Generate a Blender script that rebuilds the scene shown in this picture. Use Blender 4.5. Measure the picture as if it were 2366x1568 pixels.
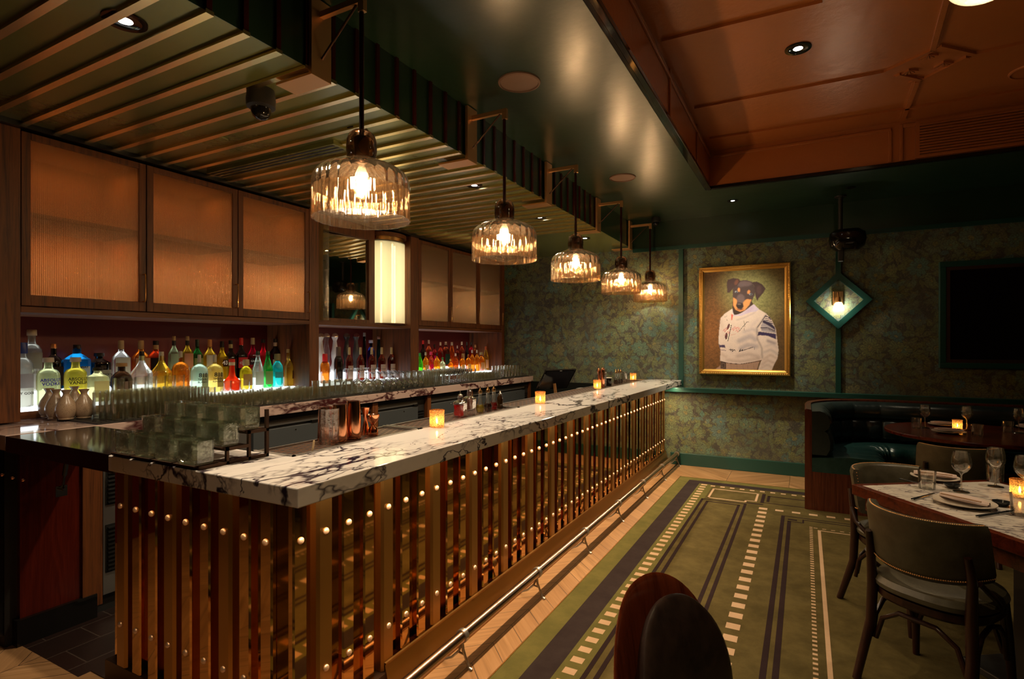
import bpy, bmesh, math, random
import numpy as np
from mathutils import Vector, Matrix
random.seed(7)
for o in list(bpy.data.objects): bpy.data.objects.remove(o)
SC = bpy.context.scene
COL = SC.collection
PI = math.pi
R = math.radians
# ---------------------------------------------------------------- camera
YAW = math.atan(677/1270.)
cd = bpy.data.cameras.new('camera'); cam = bpy.data.objects.new('camera', cd); COL.objects.link(cam)
cam.location = (0, 0, 1.5); cam.rotation_euler = (PI/2, 0, YAW)
cd.sensor_width = 36; cd.lens = 36*1270/2366.; cd.shift_y = 13/2366.; cd.clip_start = .05
SC.camera = cam
SC.view_settings.view_transform = 'Standard'; SC.view_settings.look = 'None'
SC.view_settings.exposure = 0.7; SC.view_settings.gamma = 1.0
W = bpy.data.worlds.new('world'); SC.world = W; W.use_nodes = True
W.node_tree.nodes['Background'].inputs[0].default_value = (.9, .6, .4, 1)
W.node_tree.nodes['Background'].inputs[1].default_value = 0.004
SC.cycles.transparent_max_bounces = 40; SC.cycles.max_bounces = 8
SC.cycles.glossy_bounces = 5; SC.cycles.transmission_bounces = 7; SC.cycles.diffuse_bounces = 3
SC.cycles.sample_clamp_indirect = 4.0
SC.cycles.caustics_reflective = False; SC.cycles.caustics_refractive = False
# ---------------------------------------------------------------- lights of the room, with an added fill
def spot(name, loc, power, size=80, blend=.6, col=(1, .72, .45), aim=None, rad=.03):
    l = bpy.data.lights.new(name, 'SPOT'); l.energy = power; l.color = col
    l.spot_size = R(size); l.spot_blend = blend; l.shadow_soft_size = rad
    o = bpy.data.objects.new(name, l); COL.objects.link(o); o.location = loc
    if aim:
        o.rotation_euler = (Vector(aim)-Vector(loc)).to_track_quat('-Z', 'Y').to_euler()
    return o
def area(name, loc, power, sx, sy, rot=(0, 0, 0), col=(1, .7, .42), spread=180):
    l = bpy.data.lights.new(name, 'AREA'); l.shape = 'RECTANGLE'; l.size = sx; l.size_y = sy
    l.energy = power; l.color = col; l.spread = R(spread)
    o = bpy.data.objects.new(name, l); COL.objects.link(o); o.location = loc; o.rotation_euler = rot
    return o
WARM = (1, .66, .36)
for y in (1.166, 2.40, 3.65, 4.87, 6.07):                       # downlights in the bar soffit
    spot('soffit_spot', (-2.29, y, 2.735), 75, 128, .9, (1, .80, .55))
spot('portrait_spot', (-.693, 6.40, 3.055), 110, 84, .9, (1, .90, .62), (-.72, 6.80, 0))
spot('tray_spot', (-.04, 4.03, 3.375), 50, 74, .8, (1, .74, .40))
spot('tray_spot', (-.04, 1.6, 3.375), 34, 100, .8, (1, .74, .40))  # assumed out of view; cone widened to brighten the marble's short side
spot('tray_spot', (-.25, -.3, 3.375), 42, 105, .8, (1, .76, .46))  # added unseen fill, brightens the marble edge and the near floor
spot('table_spot', (1.25, 3.55, 3.375), 45, 58, .5, (1, .8, .55), (1.0, 3.5, .7))
spot('booth_spot', (1.15, 6.2, 3.05), 6, 60, .7, (1, .8, .55))
area('counter_led', (-1.425, 4.12, .992), 44, .012, 5.75, (0, 0, 0), (1, .70, .40), 170)
area('counter_led', (-2.0, 1.215, .992), .8, 1.1, .012, (0, 0, 0), (1, .62, .30), 170)
# ---------------------------------------------------------------- helpers: pixel of the photograph -> point on a real plane
CX, HY, FP = 1183., 797., 1270.
SS, CC = math.sin(YAW), math.cos(YAW)
def ray(x, y):
    u = (x-CX)/FP; v = -(y-HY)/FP
    return Vector((-SS+CC*u, CC+SS*u, v))
def onz(x, y, z):
    r = ray(x, y); t = (z-1.5)/r[2]; return Vector((r[0]*t, r[1]*t, z))
def onx(x, y, X):
    r = ray(x, y); t = X/r[0]; return Vector((X, r[1]*t, 1.5+r[2]*t))
def ony(x, y, Y):
    r = ray(x, y); t = Y/r[1]; return Vector((r[0]*t, Y, 1.5+r[2]*t))
def srgb(r, g, b, k=1.0):
    f = lambda c: ((c/255+.055)/1.055)**2.4 if c > 10 else c/255/12.92
    return (f(r)*k, f(g)*k, f(b)*k)
# ---------------------------------------------------------------- materials
class G:
    def __init__(s, name):
        s.m = bpy.data.materials.new(name); s.m.use_nodes = True
        s.t = s.m.node_tree; s.N = s.t.nodes; s.p = s.N['Principled BSDF']; s.o = s.N['Material Output']
    def n(s, typ, ins=None, **kw):
        nd = s.N.new(typ)
        for k, v in kw.items(): setattr(nd, k, v)
        for k, v in (ins or {}).items(): s.set(nd, k, v)
        return nd
    def set(s, nd, k, v):
        i = nd.inputs[k]
        if isinstance(v, bpy.types.NodeSocket): s.t.links.new(v, i)
        else:
            if isinstance(v, (tuple, list)) and len(v) == 3 and i.type == 'RGBA': v = tuple(v)+(1,)
            i.default_value = v
    def P(s, **kw):
        for k, v in kw.items(): s.set(s.p, k.replace('_', ' '), v)
        return s
    def M(s, op, a, b=0.0, c=None):
        nd = s.n('ShaderNodeMath', {0: a, 1: b}, operation=op)
        if c is not None: s.set(nd, 2, c)
        return nd.outputs[0]
    def pos(s): return s.n('ShaderNodeTexCoord').outputs['Object']
    def wpos(s): return s.n('ShaderNodeNewGeometry').outputs['Position']
    def mapv(s, v, sc=(1, 1, 1), rot=(0, 0, 0), loc=(0, 0, 0)):
        return s.n('ShaderNodeMapping', {'Vector': v, 'Scale': sc, 'Rotation': rot, 'Location': loc}).outputs[0]
    def noise(s, v, scale, detail=4, rough=.55, dist=0.0):
        return s.n('ShaderNodeTexNoise', {'Vector': v, 'Scale': scale, 'Detail': detail, 'Roughness': rough, 'Distortion': dist})
    def ramp(s, f, stops, interp='LINEAR'):
        nd = s.n('ShaderNodeValToRGB', {'Fac': f}); cr = nd.color_ramp; cr.interpolation = interp
        while len(cr.elements) < len(stops): cr.elements.new(.5)
        for e, (p, c) in zip(cr.elements, stops):
            e.position = p; e.color = tuple(c)+(1,) if len(c) == 3 else c
        return nd.outputs[0]
    def mix(s, f, a, b, blend='MIX'):
        nd = s.n('ShaderNodeMix', data_type='RGBA', blend_type=blend)
        s.set(nd, 0, f); s.set(nd, 6, a); s.set(nd, 7, b); return nd.outputs[2]
    def bump(s, h, strength=.3, dist=.01):
        b = s.n('ShaderNodeBump', {'Height': h, 'Strength': strength, 'Distance': dist}).outputs[0]
        s.set(s.p, 'Normal', b); return b
def simple(name, col, rough=.5, metal=0.0, **kw):
    g = G(name); g.P(Base_Color=col, Roughness=rough, Metallic=metal, **kw); return g.m
def emit(name, col, st):
    g = G(name); g.P(Base_Color=(0, 0, 0), Emission_Color=col, Emission_Strength=st); return g.m
def wood(name, c1, c2, rough=.4, axis='Z', scale=1.0):
    g = G(name); sc = {'Z': (26, 26, 1.3), 'Y': (26, 1.3, 26), 'X': (1.3, 26, 26)}[axis]
    v = g.mapv(g.wpos(), tuple(a*scale for a in sc))
    a = g.noise(v, 1.0, 6, .65, 1.2).outputs[0]
    b = g.noise(g.mapv(g.wpos(), tuple(a_*4*scale for a_ in sc)), 1.6, 3, .6).outputs[0]
    c = g.ramp(g.M('ADD', g.M('MULTIPLY', a, .75), g.M('MULTIPLY', b, .25)), [(.36, c2), (.5, c1), (.62, tuple(x*1.35 for x in c1))])
    g.P(Base_Color=c, Roughness=rough); g.bump(b, .12, .002); return g.m
def glass(name, tint=(1, 1, 1), gl=.05, rough=.02, trans=0.0, tcol=None, refr=0.0, ior=1.45, bumps=None, fr=.8):
    """see-through glass: tinted transparency, a fresnel reflection, optionally scattering and bending part of the light"""
    g = G(name)
    tr = g.n('ShaderNodeBsdfTransparent', {'Color': tint}).outputs[0]
    nrm = None
    if bumps:
        h = g.noise(g.mapv(g.pos(), bumps[0]), bumps[1], 2).outputs[0]
        nrm = g.n('ShaderNodeBump', {'Height': h, 'Strength': bumps[2], 'Distance': .01}).outputs[0]
    if refr:
        rf = g.n('ShaderNodeBsdfGlass', {'Color': tint, 'Roughness': rough, 'IOR': ior})
        if nrm: g.set(rf, 'Normal', nrm)
        tr = g.n('ShaderNodeMixShader', {0: refr, 1: tr, 2: rf.outputs[0]}).outputs[0]
    if trans:
        tl = g.n('ShaderNodeBsdfTranslucent', {'Color': tcol or tint}).outputs[0]
        tr = g.n('ShaderNodeMixShader', {0: trans, 1: tr, 2: tl}).outputs[0]
    gs = g.n('ShaderNodeBsdfGlossy', {'Color': (1, 1, 1, 1), 'Roughness': rough})
    if nrm: g.set(gs, 'Normal', nrm)
    lw = g.n('ShaderNodeLayerWeight', {'Blend': .25})
    if nrm: g.set(lw, 'Normal', nrm)
    fac = g.M('MINIMUM', g.M('ADD', g.M('MULTIPLY', lw.outputs['Fresnel'], fr), gl), .9)
    out = g.n('ShaderNodeMixShader', {0: fac, 1: tr, 2: gs.outputs[0]}).outputs[0]
    g.t.links.new(out, g.o.inputs[0]); return g.m
def marble(name, base, vein, scale=2.2, rot=.5, stretch=(1, .45, 1), rough=.07):
    g = G(name); v = g.mapv(g.wpos(), stretch, (0, 0, rot))
    w = g.n('ShaderNodeVectorMath', {0: g.noise(v, scale*.8, 5, .6).outputs[1], 1: (.5, .5, .5)}, operation='SUBTRACT').outputs[0]
    w = g.n('ShaderNodeVectorMath', {0: w, 'Scale': .62}, operation='SCALE').outputs[0]
    v2 = g.n('ShaderNodeVectorMath', {0: v, 1: w}, operation='ADD').outputs[0]
    e = g.n('ShaderNodeTexVoronoi', {'Vector': v2, 'Scale': scale}, feature='DISTANCE_TO_EDGE').outputs['Distance']
    e2 = g.n('ShaderNodeTexVoronoi', {'Vector': v2, 'Scale': scale*3.1}, feature='DISTANCE_TO_EDGE').outputs['Distance']
    m = g.ramp(g.noise(v, scale*.55, 4, .6).outputs[0], [(.42, (.04,)*3), (.56, (.9,)*3)])
    a = g.ramp(g.M('DIVIDE', e, g.M('ADD', m, .02)), [(.0, (1,)*3), (.030, (.8,)*3), (.065, (0,)*3)])
    m2 = g.ramp(g.noise(v, scale*.75, 4, .6).outputs[0], [(.48, (0,)*3), (.58, (1,)*3)])
    b = g.M('MULTIPLY', g.ramp(e2, [(.0, (.95,)*3), (.035, (.5,)*3), (.09, (0,)*3)]), m2)
    cl = g.M('MULTIPLY', g.ramp(g.noise(v2, scale*1.5, 4).outputs[0], [(.5, (0,)*3), (.7, (.55,)*3)]), m2)
    f = g.M('MINIMUM', g.M('ADD', g.M('MAXIMUM', a, b), g.M('MULTIPLY', cl, .45)), 1.0)
    col = g.mix(f, base, vein)
    g.P(Base_Color=col, Roughness=rough, Specular_IOR_Level=.5); return g.m
M = {}
def mats():
    M['walnut'] = wood('walnut', (.135, .040, .008), (.045, .012, .003), .48)
    M['walnut_h'] = wood('walnut_along', (.135, .040, .008), (.045, .012, .003), .48, 'Y')
    M['mahogany'] = wood('mahogany', (.10, .016, .006), (.045, .006, .003), .18, 'X')
    M['mahogany_z'] = wood('mahogany_upright', (.075, .018, .007), (.035, .006, .003), .25)
    M['dark_wood'] = wood('dark_bentwood', (.018, .005, .003), (.008, .002, .002), .28)
    M['rim_wood'] = wood('rim_wood', (.16, .032, .010), (.09, .014, .005), .16, 'Z', .5)
    M['marble'] = marble('bar_marble', (.82, .75, .70), (.032, .020, .034), 2.9)
    M['marble_t'] = marble('table_marble', (.72, .66, .60), (.05, .035, .07), 5.0, -.9, (.28, 1, 1), .12)
    M['marble_b'] = marble('back_marble', (.46, .33, .28), (.05, .012, .012), 2.6, .3)
    g = G('green_lacquer'); n = g.noise(g.mapv(g.wpos(), (1, 1, 1)), 2.2, 5, .6).outputs[0]
    g.P(Base_Color=g.mix(n, (.005, .023, .011), (.013, .035, .015)), Roughness=g.M('ADD', g.M('MULTIPLY', n, .12), .25), Specular_IOR_Level=.65)
    g.bump(g.noise(g.wpos(), 7, 4).outputs[0], .10, .02); M['lacquer'] = g.m
    g = G('lit_soffit_lacquer'); n = g.noise(g.mapv(g.wpos(), (1, 1, 1)), 3, 5, .6).outputs[0]
    g.P(Base_Color=g.mix(n, (.135, .155, .045), (.185, .200, .062)), Metallic=.35, Roughness=g.M('ADD', g.M('MULTIPLY', n, .1), .20))  # green lacquer lightened to olive-gold: bounce from the counter put into the colour
    g.bump(g.noise(g.wpos(), 9, 4).outputs[0], .05, .02); M['soffit'] = g.m
    M['green'] = simple('green_paint', (.006, .050, .040), .35)
    g = G('copper_paint'); n = g.noise(g.wpos(), 3.5, 6, .65).outputs[0]
    g.P(Base_Color=g.mix(n, (.40, .13, .032), (.50, .17, .045)), Roughness=g.M('ADD', g.M('MULTIPLY', n, .16), .24), Metallic=.15)
    g.bump(g.noise(g.wpos(), 14, 5, .6).outputs[0], .16, .02); M['copper_paint'] = g.m
    M['black_paint'] = simple('black_paint', (.006, .008, .007), .3)
    M['black_gloss'] = simple('black_gloss', (.008, .007, .006), .08)
    M['black_matte'] = simple('black_matte', (.010, .009, .008), .6)
    M['brass_mirror'] = simple('polished_brass', (.66, .39, .15), .045, 1.0)
    g = G('brushed_brass'); n = g.noise(g.mapv(g.wpos(), (2, 2, 260)), 1, 3).outputs[0]
    g.P(Base_Color=(.43, .24, .075), Metallic=1.0, Roughness=.33, Anisotropic=.5); g.bump(n, .06, .002); M['brass_brushed'] = g.m
    M['brass'] = simple('brass', (.78, .47, .20), .22, 1.0)
    M['brass_aged'] = simple('aged_brass', (.82, .46, .20), .42, 1.0)
    M['batten'] = simple('batten_brass', (.98, .74, .36), .26, 1.0)
    M['stud'] = simple('stud_metal', (.88, .62, .44), .36, .7)
    M['copper'] = simple('polished_copper', (.95, .42, .22), .13, 1.0)
    M['gold'] = simple('gilt', (.62, .36, .09), .32, .85)
    M['chrome'] = simple('chrome', (.8, .78, .75), .12, 1.0)
    M['steel'] = simple('steel', (.42, .40, .37), .32, .9)
    M['rail_steel'] = simple('rail_metal', (.50, .34, .24), .24, 1.0)
    M['fridge'] = simple('fridge_grey', (.075, .082, .085), .38, .3)
    M['bronze'] = simple('dark_bronze', (.075, .040, .024), .42, .8)
    M['red_metal'] = simple('dark_red_rod', (.045, .006, .005), .22, .3)
    M['back_red'] = simple('oxblood_panel', (.115, .012, .010), .35)
    M['rubber'] = simple('rubber_mat', (.012, .010, .008), .55)
    # chevron floor
    g = G('chevron_floor'); sp = g.n('ShaderNodeSeparateXYZ', {0: g.wpos()}); x, y = sp.outputs[0], sp.outputs[1]
    wd = .62
    q = g.M('PINGPONG', g.M('ADD', x, 10.07), wd)
    t = g.M('ADD', y, g.M('MULTIPLY', q, 1.0))
    k = g.M('DIVIDE', t, .20); fr = g.M('FRACT', g.M('ADD', k, 100)); ki = g.M('FLOOR', g.M('ADD', k, 100))
    ci = g.M('FLOOR', g.M('DIVIDE', g.M('ADD', x, 10.07), wd))
    rnd = g.n('ShaderNodeTexWhiteNoise', {'Vector': g.n('ShaderNodeCombineXYZ', {0: ki, 1: ci}).outputs[0]}, noise_dimensions='3D').outputs[0]
    sgn = g.M('SUBTRACT', g.M('MULTIPLY', g.M('MODULO', ci, 2.0), 2.0), 1.0)
    u = g.M('ADD', g.M('MULTIPLY', g.M('SUBTRACT', y, g.M('MULTIPLY', g.M('MULTIPLY', x, sgn), -1.0)), .7071), 0)
    vv = g.M('MULTIPLY', t, .7071)
    gv = g.n('ShaderNodeCombineXYZ', {0: g.M('MULTIPLY', vv, 40.), 1: g.M('MULTIPLY', u, 1.6), 2: g.M('MULTIPLY', rnd, 40.)}).outputs[0]
    gr = g.noise(gv, 1.0, 6, .6, .8).outputs[0]
    c = g.ramp(gr, [(.3, (.20, .105, .042)), (.5, (.32, .175, .075)), (.7, (.40, .23, .11))])
    c = g.mix(g.M('MULTIPLY', rnd, .45), c, (.16, .072, .028))
    seam = g.M('MAXIMUM', g.M('LESS_THAN', fr, .022), g.M('MAXIMUM', g.M('LESS_THAN', q, .0018), g.M('GREATER_THAN', q, wd-.0018)))
    c = g.mix(seam, c, (.02, .012, .008))
    g.P(Base_Color=c, Roughness=.34); g.bump(gr, .06, .002); M['floor'] = g.m
    g = G('dark_floor_tile'); b = g.n('ShaderNodeTexBrick', {'Vector': g.mapv(g.wpos(), (1, 1, 1), (0, 0, R(90))), 'Color1': (.018, .008, .006, 1), 'Color2': (.012, .006, .005, 1), 'Mortar': (.05, .035, .028, 1), 'Scale': 1.0, 'Mortar Size': .003, 'Brick Width': .3, 'Row Height': .2})
    g.P(Base_Color=b.outputs[0], Roughness=.35); M['tile'] = g.m
    # carpet
    def carpet(name, c, c2):
        g = G(name); a = g.noise(g.wpos(), 5.5, 6, .7).outputs[0]; b = g.noise(g.wpos(), 420, 2).outputs[0]
        cc = g.mix(g.ramp(a, [(.38, (0,)*3), (.64, (1,)*3)]), c, c2); cc = g.mix(g.M('MULTIPLY', b, .5), cc, tuple(x*.55 for x in c))
        g.P(Base_Color=cc, Roughness=1.0, Specular_IOR_Level=.05); g.bump(b, .5, .004); return g.m
    M['cp_olive'] = carpet('carpet_olive', (.100, .076, .028), (.060, .046, .017))
    M['cp_green'] = carpet('carpet_green', (.128, .114, .036), (.090, .084, .027))
    M['cp_dark'] = carpet('carpet_aubergine', (.036, .026, .026), (.026, .018, .019))
    M['cp_line'] = carpet('carpet_line', (.026, .015, .016), (.020, .012, .013))
    M['cp_beige'] = carpet('carpet_beige', (.50, .34, .22), (.44, .29, .18))
    # wallpaper: painted flowers, leaves and stems on dark linen
    g = G('floral_wallpaper'); p = g.mapv(g.wpos(), (1, .0, 1))
    wv = g.n('ShaderNodeVectorMath', {0: g.noise(p, 3.2, 3).outputs[1], 1: (.5, .5, .5)}, operation='SUBTRACT').outputs[0]
    q = g.n('ShaderNodeVectorMath', {0: p, 1: g.n('ShaderNodeVectorMath', {0: wv, 'Scale': .13}, operation='SCALE').outputs[0]}, operation='ADD').outputs[0]
    def blossom(scale, pet, r0, dr, seed, leaf=False, keep=.6):
        """one printed motif per cell: mask, distance from its centre, random value, radial strokes"""
        pv = g.mapv(q, (1, 1, 1), (0, 0, 0), (seed, 0, seed*.7))
        vo = g.n('ShaderNodeTexVoronoi', {'Vector': pv, 'Scale': scale, 'Randomness': .85})
        dv = g.n('ShaderNodeVectorMath', {0: pv, 1: vo.outputs['Position']}, operation='SUBTRACT').outputs[0]
        sp = g.n('ShaderNodeSeparateXYZ', {0: dv}); rn = g.n('ShaderNodeSeparateColor', {0: vo.outputs['Color']})
        dx, dz = sp.outputs[0], sp.outputs[2]
        an = g.M('ARCTAN2', dz, dx); rr = g.M('SQRT', g.M('ADD', g.M('MULTIPLY', dx, dx), g.M('MULTIPLY', dz, dz)))
        a2 = g.M('ADD', an, g.M('MULTIPLY', rn.outputs[1], 6.28))
        if leaf:
            ux = g.M('MULTIPLY', rr, g.M('COSINE', a2)); uy = g.M('ABSOLUTE', g.M('MULTIPLY', rr, g.M('SINE', a2)))
            e = g.M('ADD', g.M('ABSOLUTE', ux), g.M('MULTIPLY', uy, 2.6)); msk = g.M('LESS_THAN', e, r0)
            st = g.M('LESS_THAN', g.M('FRACT', g.M('MULTIPLY', g.M('ADD', g.M('MULTIPLY', ux, 1.0), g.M('MULTIPLY', uy, -1.2)), 120.)), .3)
            st = g.M('MAXIMUM', st, g.M('LESS_THAN', uy, .0013)); edge = g.M('MULTIPLY', msk, g.M('GREATER_THAN', e, r0*.88))
        else:
            lim = g.M('ADD', r0, g.M('MULTIPLY', g.M('ABSOLUTE', g.M('SINE', g.M('MULTIPLY', a2, pet/2.))), dr))
            msk = g.M('LESS_THAN', rr, lim); edge = g.M('MULTIPLY', msk, g.M('GREATER_THAN', rr, g.M('MULTIPLY', lim, .90)))
            st = g.M('LESS_THAN', g.M('ABSOLUTE', g.M('SINE', g.M('MULTIPLY', a2, pet*1.))), .34)
            st = g.M('MAXIMUM', st, g.M('MULTIPLY', g.M('LESS_THAN', rr, r0*.45), g.M('GREATER_THAN', rr, r0*.36)))
        kp = g.M('LESS_THAN', rn.outputs[2], keep); msk = g.M('MULTIPLY', msk, kp); edge = g.M('MULTIPLY', edge, kp)
        return msk, rr, rn.outputs[0], st, edge
    fine = g.noise(p, 60, 4, .7).outputs[0]; big = g.noise(p, 1.7, 3, .5).outputs[0]
    col = g.mix(g.ramp(g.noise(p, 7, 4, .65).outputs[0], [(.38, (0,)*3), (.62, (1,)*3)]), (.026, .022, .026), (.055, .052, .030))
    stem = g.M('ABSOLUTE', g.M('SUBTRACT', g.noise(g.mapv(p, (1.5, 1, .8)), 5.0, 5, .65, 2.2).outputs[0], .5))
    col = g.mix(g.ramp(stem, [(0, (.9,)*3), (.010, (0,)*3)]), col, (.30, .24, .15))
    greens = [(.0, (.14, .17, .04)), (.3, (.21, .22, .05)), (.5, (.15, .19, .06)), (.7, (.12, .19, .10)), (1, (.22, .18, .045))]
    blues = [(.0, (.06, .22, .19)), (.30, (.16, .24, .12)), (.6, (.21, .22, .06)), (.8, (.05, .19, .22)), (1, (.24, .20, .07))]
    for (sc_, pet, r0, dr, seed, lf, cols, kp_) in ((11, 0, .070, 0, 1.3, True, greens, .8), (8, 0, .095, 0, 4.1, True, greens, .7), (9.5, 0, .080, 0, 8.7, True, blues, .6), (7.5, 0, .10, 0, 5.5, True, greens, .45), (3.7, 9, .078, .040, 2.2, False, blues, .5), (5.6, 7, .040, .026, 6.4, False, blues, .4)):
        mk, rr, rn, stv, ed_ = blossom(sc_, pet, r0, dr, seed, lf, kp_)
        c_ = g.ramp(rn, cols); c_ = g.mix(g.M('MULTIPLY', stv, .62), c_, (.050, .052, .040)); c_ = g.mix(g.M('MULTIPLY', ed_, .8), c_, (.030, .028, .026))
        if not lf: c_ = g.mix(g.M('LESS_THAN', rr, r0*.30), c_, (.26, .22, .07))
        col = g.mix(g.M('MULTIPLY', mk, .74), col, c_)
    col = g.mix(g.ramp(fine, [(.40, (.65,)*3), (.56, (0,)*3)]), col, (.035, .032, .030))
    col = g.mix(g.ramp(big, [(.36, (.45,)*3), (.52, (0,)*3)]), col, (.045, .040, .034))
    ln = g.noise(g.mapv(p, (60, 1, 500)), 1, 2).outputs[0]
    col = g.mix(g.M('MULTIPLY', g.M('GREATER_THAN', ln, .52), .18), col, (.26, .28, .19))
    g.P(Base_Color=col, Roughness=.75); g.bump(ln, .15, .002); M['wallpaper'] = g.m
    # reeded amber cabinet glass: fine upright reeds smear the room sideways
    g = G('reeded_amber_glass'); sp = g.n('ShaderNodeSeparateXYZ', {0: g.wpos()})
    h = g.M('SINE', g.M('MULTIPLY', sp.outputs[1], 2*PI/.009))
    nb = g.n('ShaderNodeBump', {'Height': h, 'Strength': .9, 'Distance': .0013}).outputs[0]
    gs = g.n('ShaderNodeBsdfGlossy', {'Color': (1, .76, .54, 1), 'Roughness': .26, 'Normal': nb}).outputs[0]
    tl = g.n('ShaderNodeBsdfTranslucent', {'Color': (.82, .46, .21, 1)}).outputs[0]
    df = g.n('ShaderNodeBsdfDiffuse', {'Color': (.26, .14, .06, 1)}).outputs[0]
    tp = g.n('ShaderNodeBsdfTransparent', {'Color': (.88, .56, .30, 1)}).outputs[0]
    a = g.n('ShaderNodeMixShader', {0: .84, 1: tl, 2: tp}).outputs[0]
    a = g.n('ShaderNodeMixShader', {0: .14, 1: a, 2: df}).outputs[0]
    a = g.n('ShaderNodeMixShader', {0: .36, 1: a, 2: gs}).outputs[0]
    g.t.links.new(a, g.o.inputs[0]); M['reeded'] = g.m
    M['reeded_dim'] = glass('reeded_clear_glass', (.75, .66, .36), .12, .18, .2, bumps=((1, 260, 1), 1.0, .6))
    M['mirror'] = simple('mirror', (.62, .56, .44), .02, 1.0)
    def leather(name, c, c2, rough=.38, bs=90):
        g = G(name); n = g.noise(g.pos(), 14, 5, .65).outputs[0]
        g.P(Base_Color=g.mix(g.ramp(n, [(.35, (0,)*3), (.68, (1,)*3)]), c, c2), Roughness=rough, Specular_IOR_Level=.5)
        g.bump(g.noise(g.pos(), bs, 4).outputs[0], .14, .004); return g.m
    M['booth_leather'] = leather('booth_leather', (.008, .030, .028), (.014, .044, .040), .26)
    M['booth_back'] = leather('booth_back_leather', (.010, .018, .019), (.018, .026, .026), .28)
    M['chair_leather'] = leather('chair_leather', (.048, .040, .022), (.075, .066, .040), .42)
    M['brown_leather'] = leather('brown_leather', (.018, .011, .010), (.045, .026, .020), .30, 40)
    M['clear'] = glass('clear_glass', (.985, .985, .96), .07, .025, .035, (1, 1, .9), fr=1.0)
    M['clear_r'] = glass('ribbed_glass', (.993, .993, .975), .04, .07, .085, (1, .94, .50), fr=.75)
    M['thick'] = glass('thick_green_glass', (.955, .98, .93), .08, .03, .03, (.85, 1, .62), refr=.2, bumps=((1, 1, 1), 24, .35), fr=1.2)
    M['crystal'] = glass('cut_crystal', (.975, .955, .94), .09, .03, 0.01, refr=.04, bumps=((1, 1, 1), 50, .2))
    M['shade'] = glass('smoked_amber_glass', (.84, .73, .62), .06, .10, 0.015, (1, .7, .45), bumps=((1, 1, 1), 70, .12))
    M['shade_low'] = glass('rippled_amber_glass', (.90, .74, .56), .09, .09, 0.015, (1, .62, .34), .12, 1.3, bumps=((1, 1, .05), 95, 1.0), fr=.5)
    M['shade_top'] = glass('smoked_neck_glass', (.40, .24, .13), .08, .05)
    M['filament'] = emit('filament', (1, .78, .50), 640)
    M['tealight'] = emit('candle_flame', (1, .66, .24), 75)
    M['tealight_glow'] = emit('candle_glow', (1, .62, .22), 14)
    g = G('crackle_votive'); v = g.n('ShaderNodeTexVoronoi', {'Vector': g.pos(), 'Scale': 400.})
    sv = g.n('ShaderNodeSeparateColor', {0: v.outputs['Color']}).outputs[0]
    tp = g.n('ShaderNodeBsdfTransparent', {'Color': (1, .58, .24, 1)}).outputs[0]
    tl = g.n('ShaderNodeBsdfTranslucent', {'Color': (1, .52, .17, 1)}).outputs[0]
    dd = g.n('ShaderNodeBsdfDiffuse', {'Color': (.20, .09, .035, 1)}).outputs[0]
    a = g.n('ShaderNodeMixShader', {0: .62, 1: tp, 2: tl}).outputs[0]
    a = g.n('ShaderNodeMixShader', {0: g.M('GREATER_THAN', sv, .70), 1: a, 2: dd}).outputs[0]
    a = g.n('ShaderNodeMixShader', {0: .1, 1: a, 2: g.n('ShaderNodeBsdfGlossy', {'Roughness': .2}).outputs[0]}).outputs[0]
    g.t.links.new(a, g.o.inputs[0]); M['votive'] = g.m
    M['lightbox'] = emit('light_shelf', (.84, .92, 1.0), 2.1)
    M['lit_column'] = emit('lit_column_core', (1.0, .86, .52), 1.0)
    M['lens'] = emit('downlight_lens', (1, .93, .80), 25)
    M['lens_small'] = emit('downlight_lens_small', (.95, 1, .95), 9)
    M['globe_core'] = emit('globe_core', (1, .85, .60), 45)
    M['globe'] = glass('ribbed_globe_glass', (1, .93, .75), .10, .05, .25, (1, .85, .55))
    M['porcelain'] = simple('porcelain', (.60, .52, .44), .25)
    M['napkin'] = simple('napkin_cloth', (.58, .46, .42), .85)
    M['wood_stick'] = simple('chopstick_wood', (.32, .17, .08), .5)
    M['dish'] = simple('black_dish', (.02, .022, .024), .15)
    g = G('speckled_ceramic'); n = g.n('ShaderNodeTexVoronoi', {'Vector': g.pos(), 'Scale': 110.}).outputs['Distance']
    g.P(Base_Color=g.mix(g.M('LESS_THAN', n, .16), (.36, .25, .16), (.07, .035, .02)), Roughness=.28); M['ceramic'] = g.m
    M['louvre'] = simple('louvre_black', (.02, .02, .02), .35, .3)
    M['screen'] = simple('dark_screen', (.006, .004, .005), .12)
    M['pos_screen'] = simple('terminal_screen', (.03, .032, .045), .08)
    M['grille'] = simple('speaker_grille', (.20, .115, .075), .7)
    M['perf'] = simple('perforated_bronze', (.13, .075, .05), .35, .6)
    M['ink'] = simple('printed_ink', (.015, .012, .012), .6)
    M['blue_ink'] = simple('blue_ink', (.03, .03, .45), .6)
    M['white_ink'] = simple('white_ink', (.8, .75, .65), .6)
    g = G('painted_canvas'); at = g.n('ShaderNodeVertexColor', layer_name='paint')
    g.P(Base_Color=at.outputs[0], Roughness=.6); M['canvas'] = g.m
mats()
_tg = {}
def tinted(col, k=.45, name='bottle_glass'):
    key = (tuple(col), k)
    if key not in _tg: _tg[key] = glass(name, tuple(min(1, c**.6) for c in col), .08, .03, k*.68, col)
    return _tg[key]
def paper(col):
    key = ('l', tuple(col))
    if key not in _tg:
        g = G('label_paper'); d_ = g.n('ShaderNodeBsdfDiffuse', {'Color': tuple(col)+(1,)}).outputs[0]; t_ = g.n('ShaderNodeBsdfTranslucent', {'Color': tuple(col)+(1,)}).outputs[0]
        mx = g.n('ShaderNodeMixShader', {0: .45, 1: d_, 2: t_}).outputs[0]; g.t.links.new(mx, g.o.inputs[0]); _tg[key] = g.m
    return _tg[key]
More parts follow.
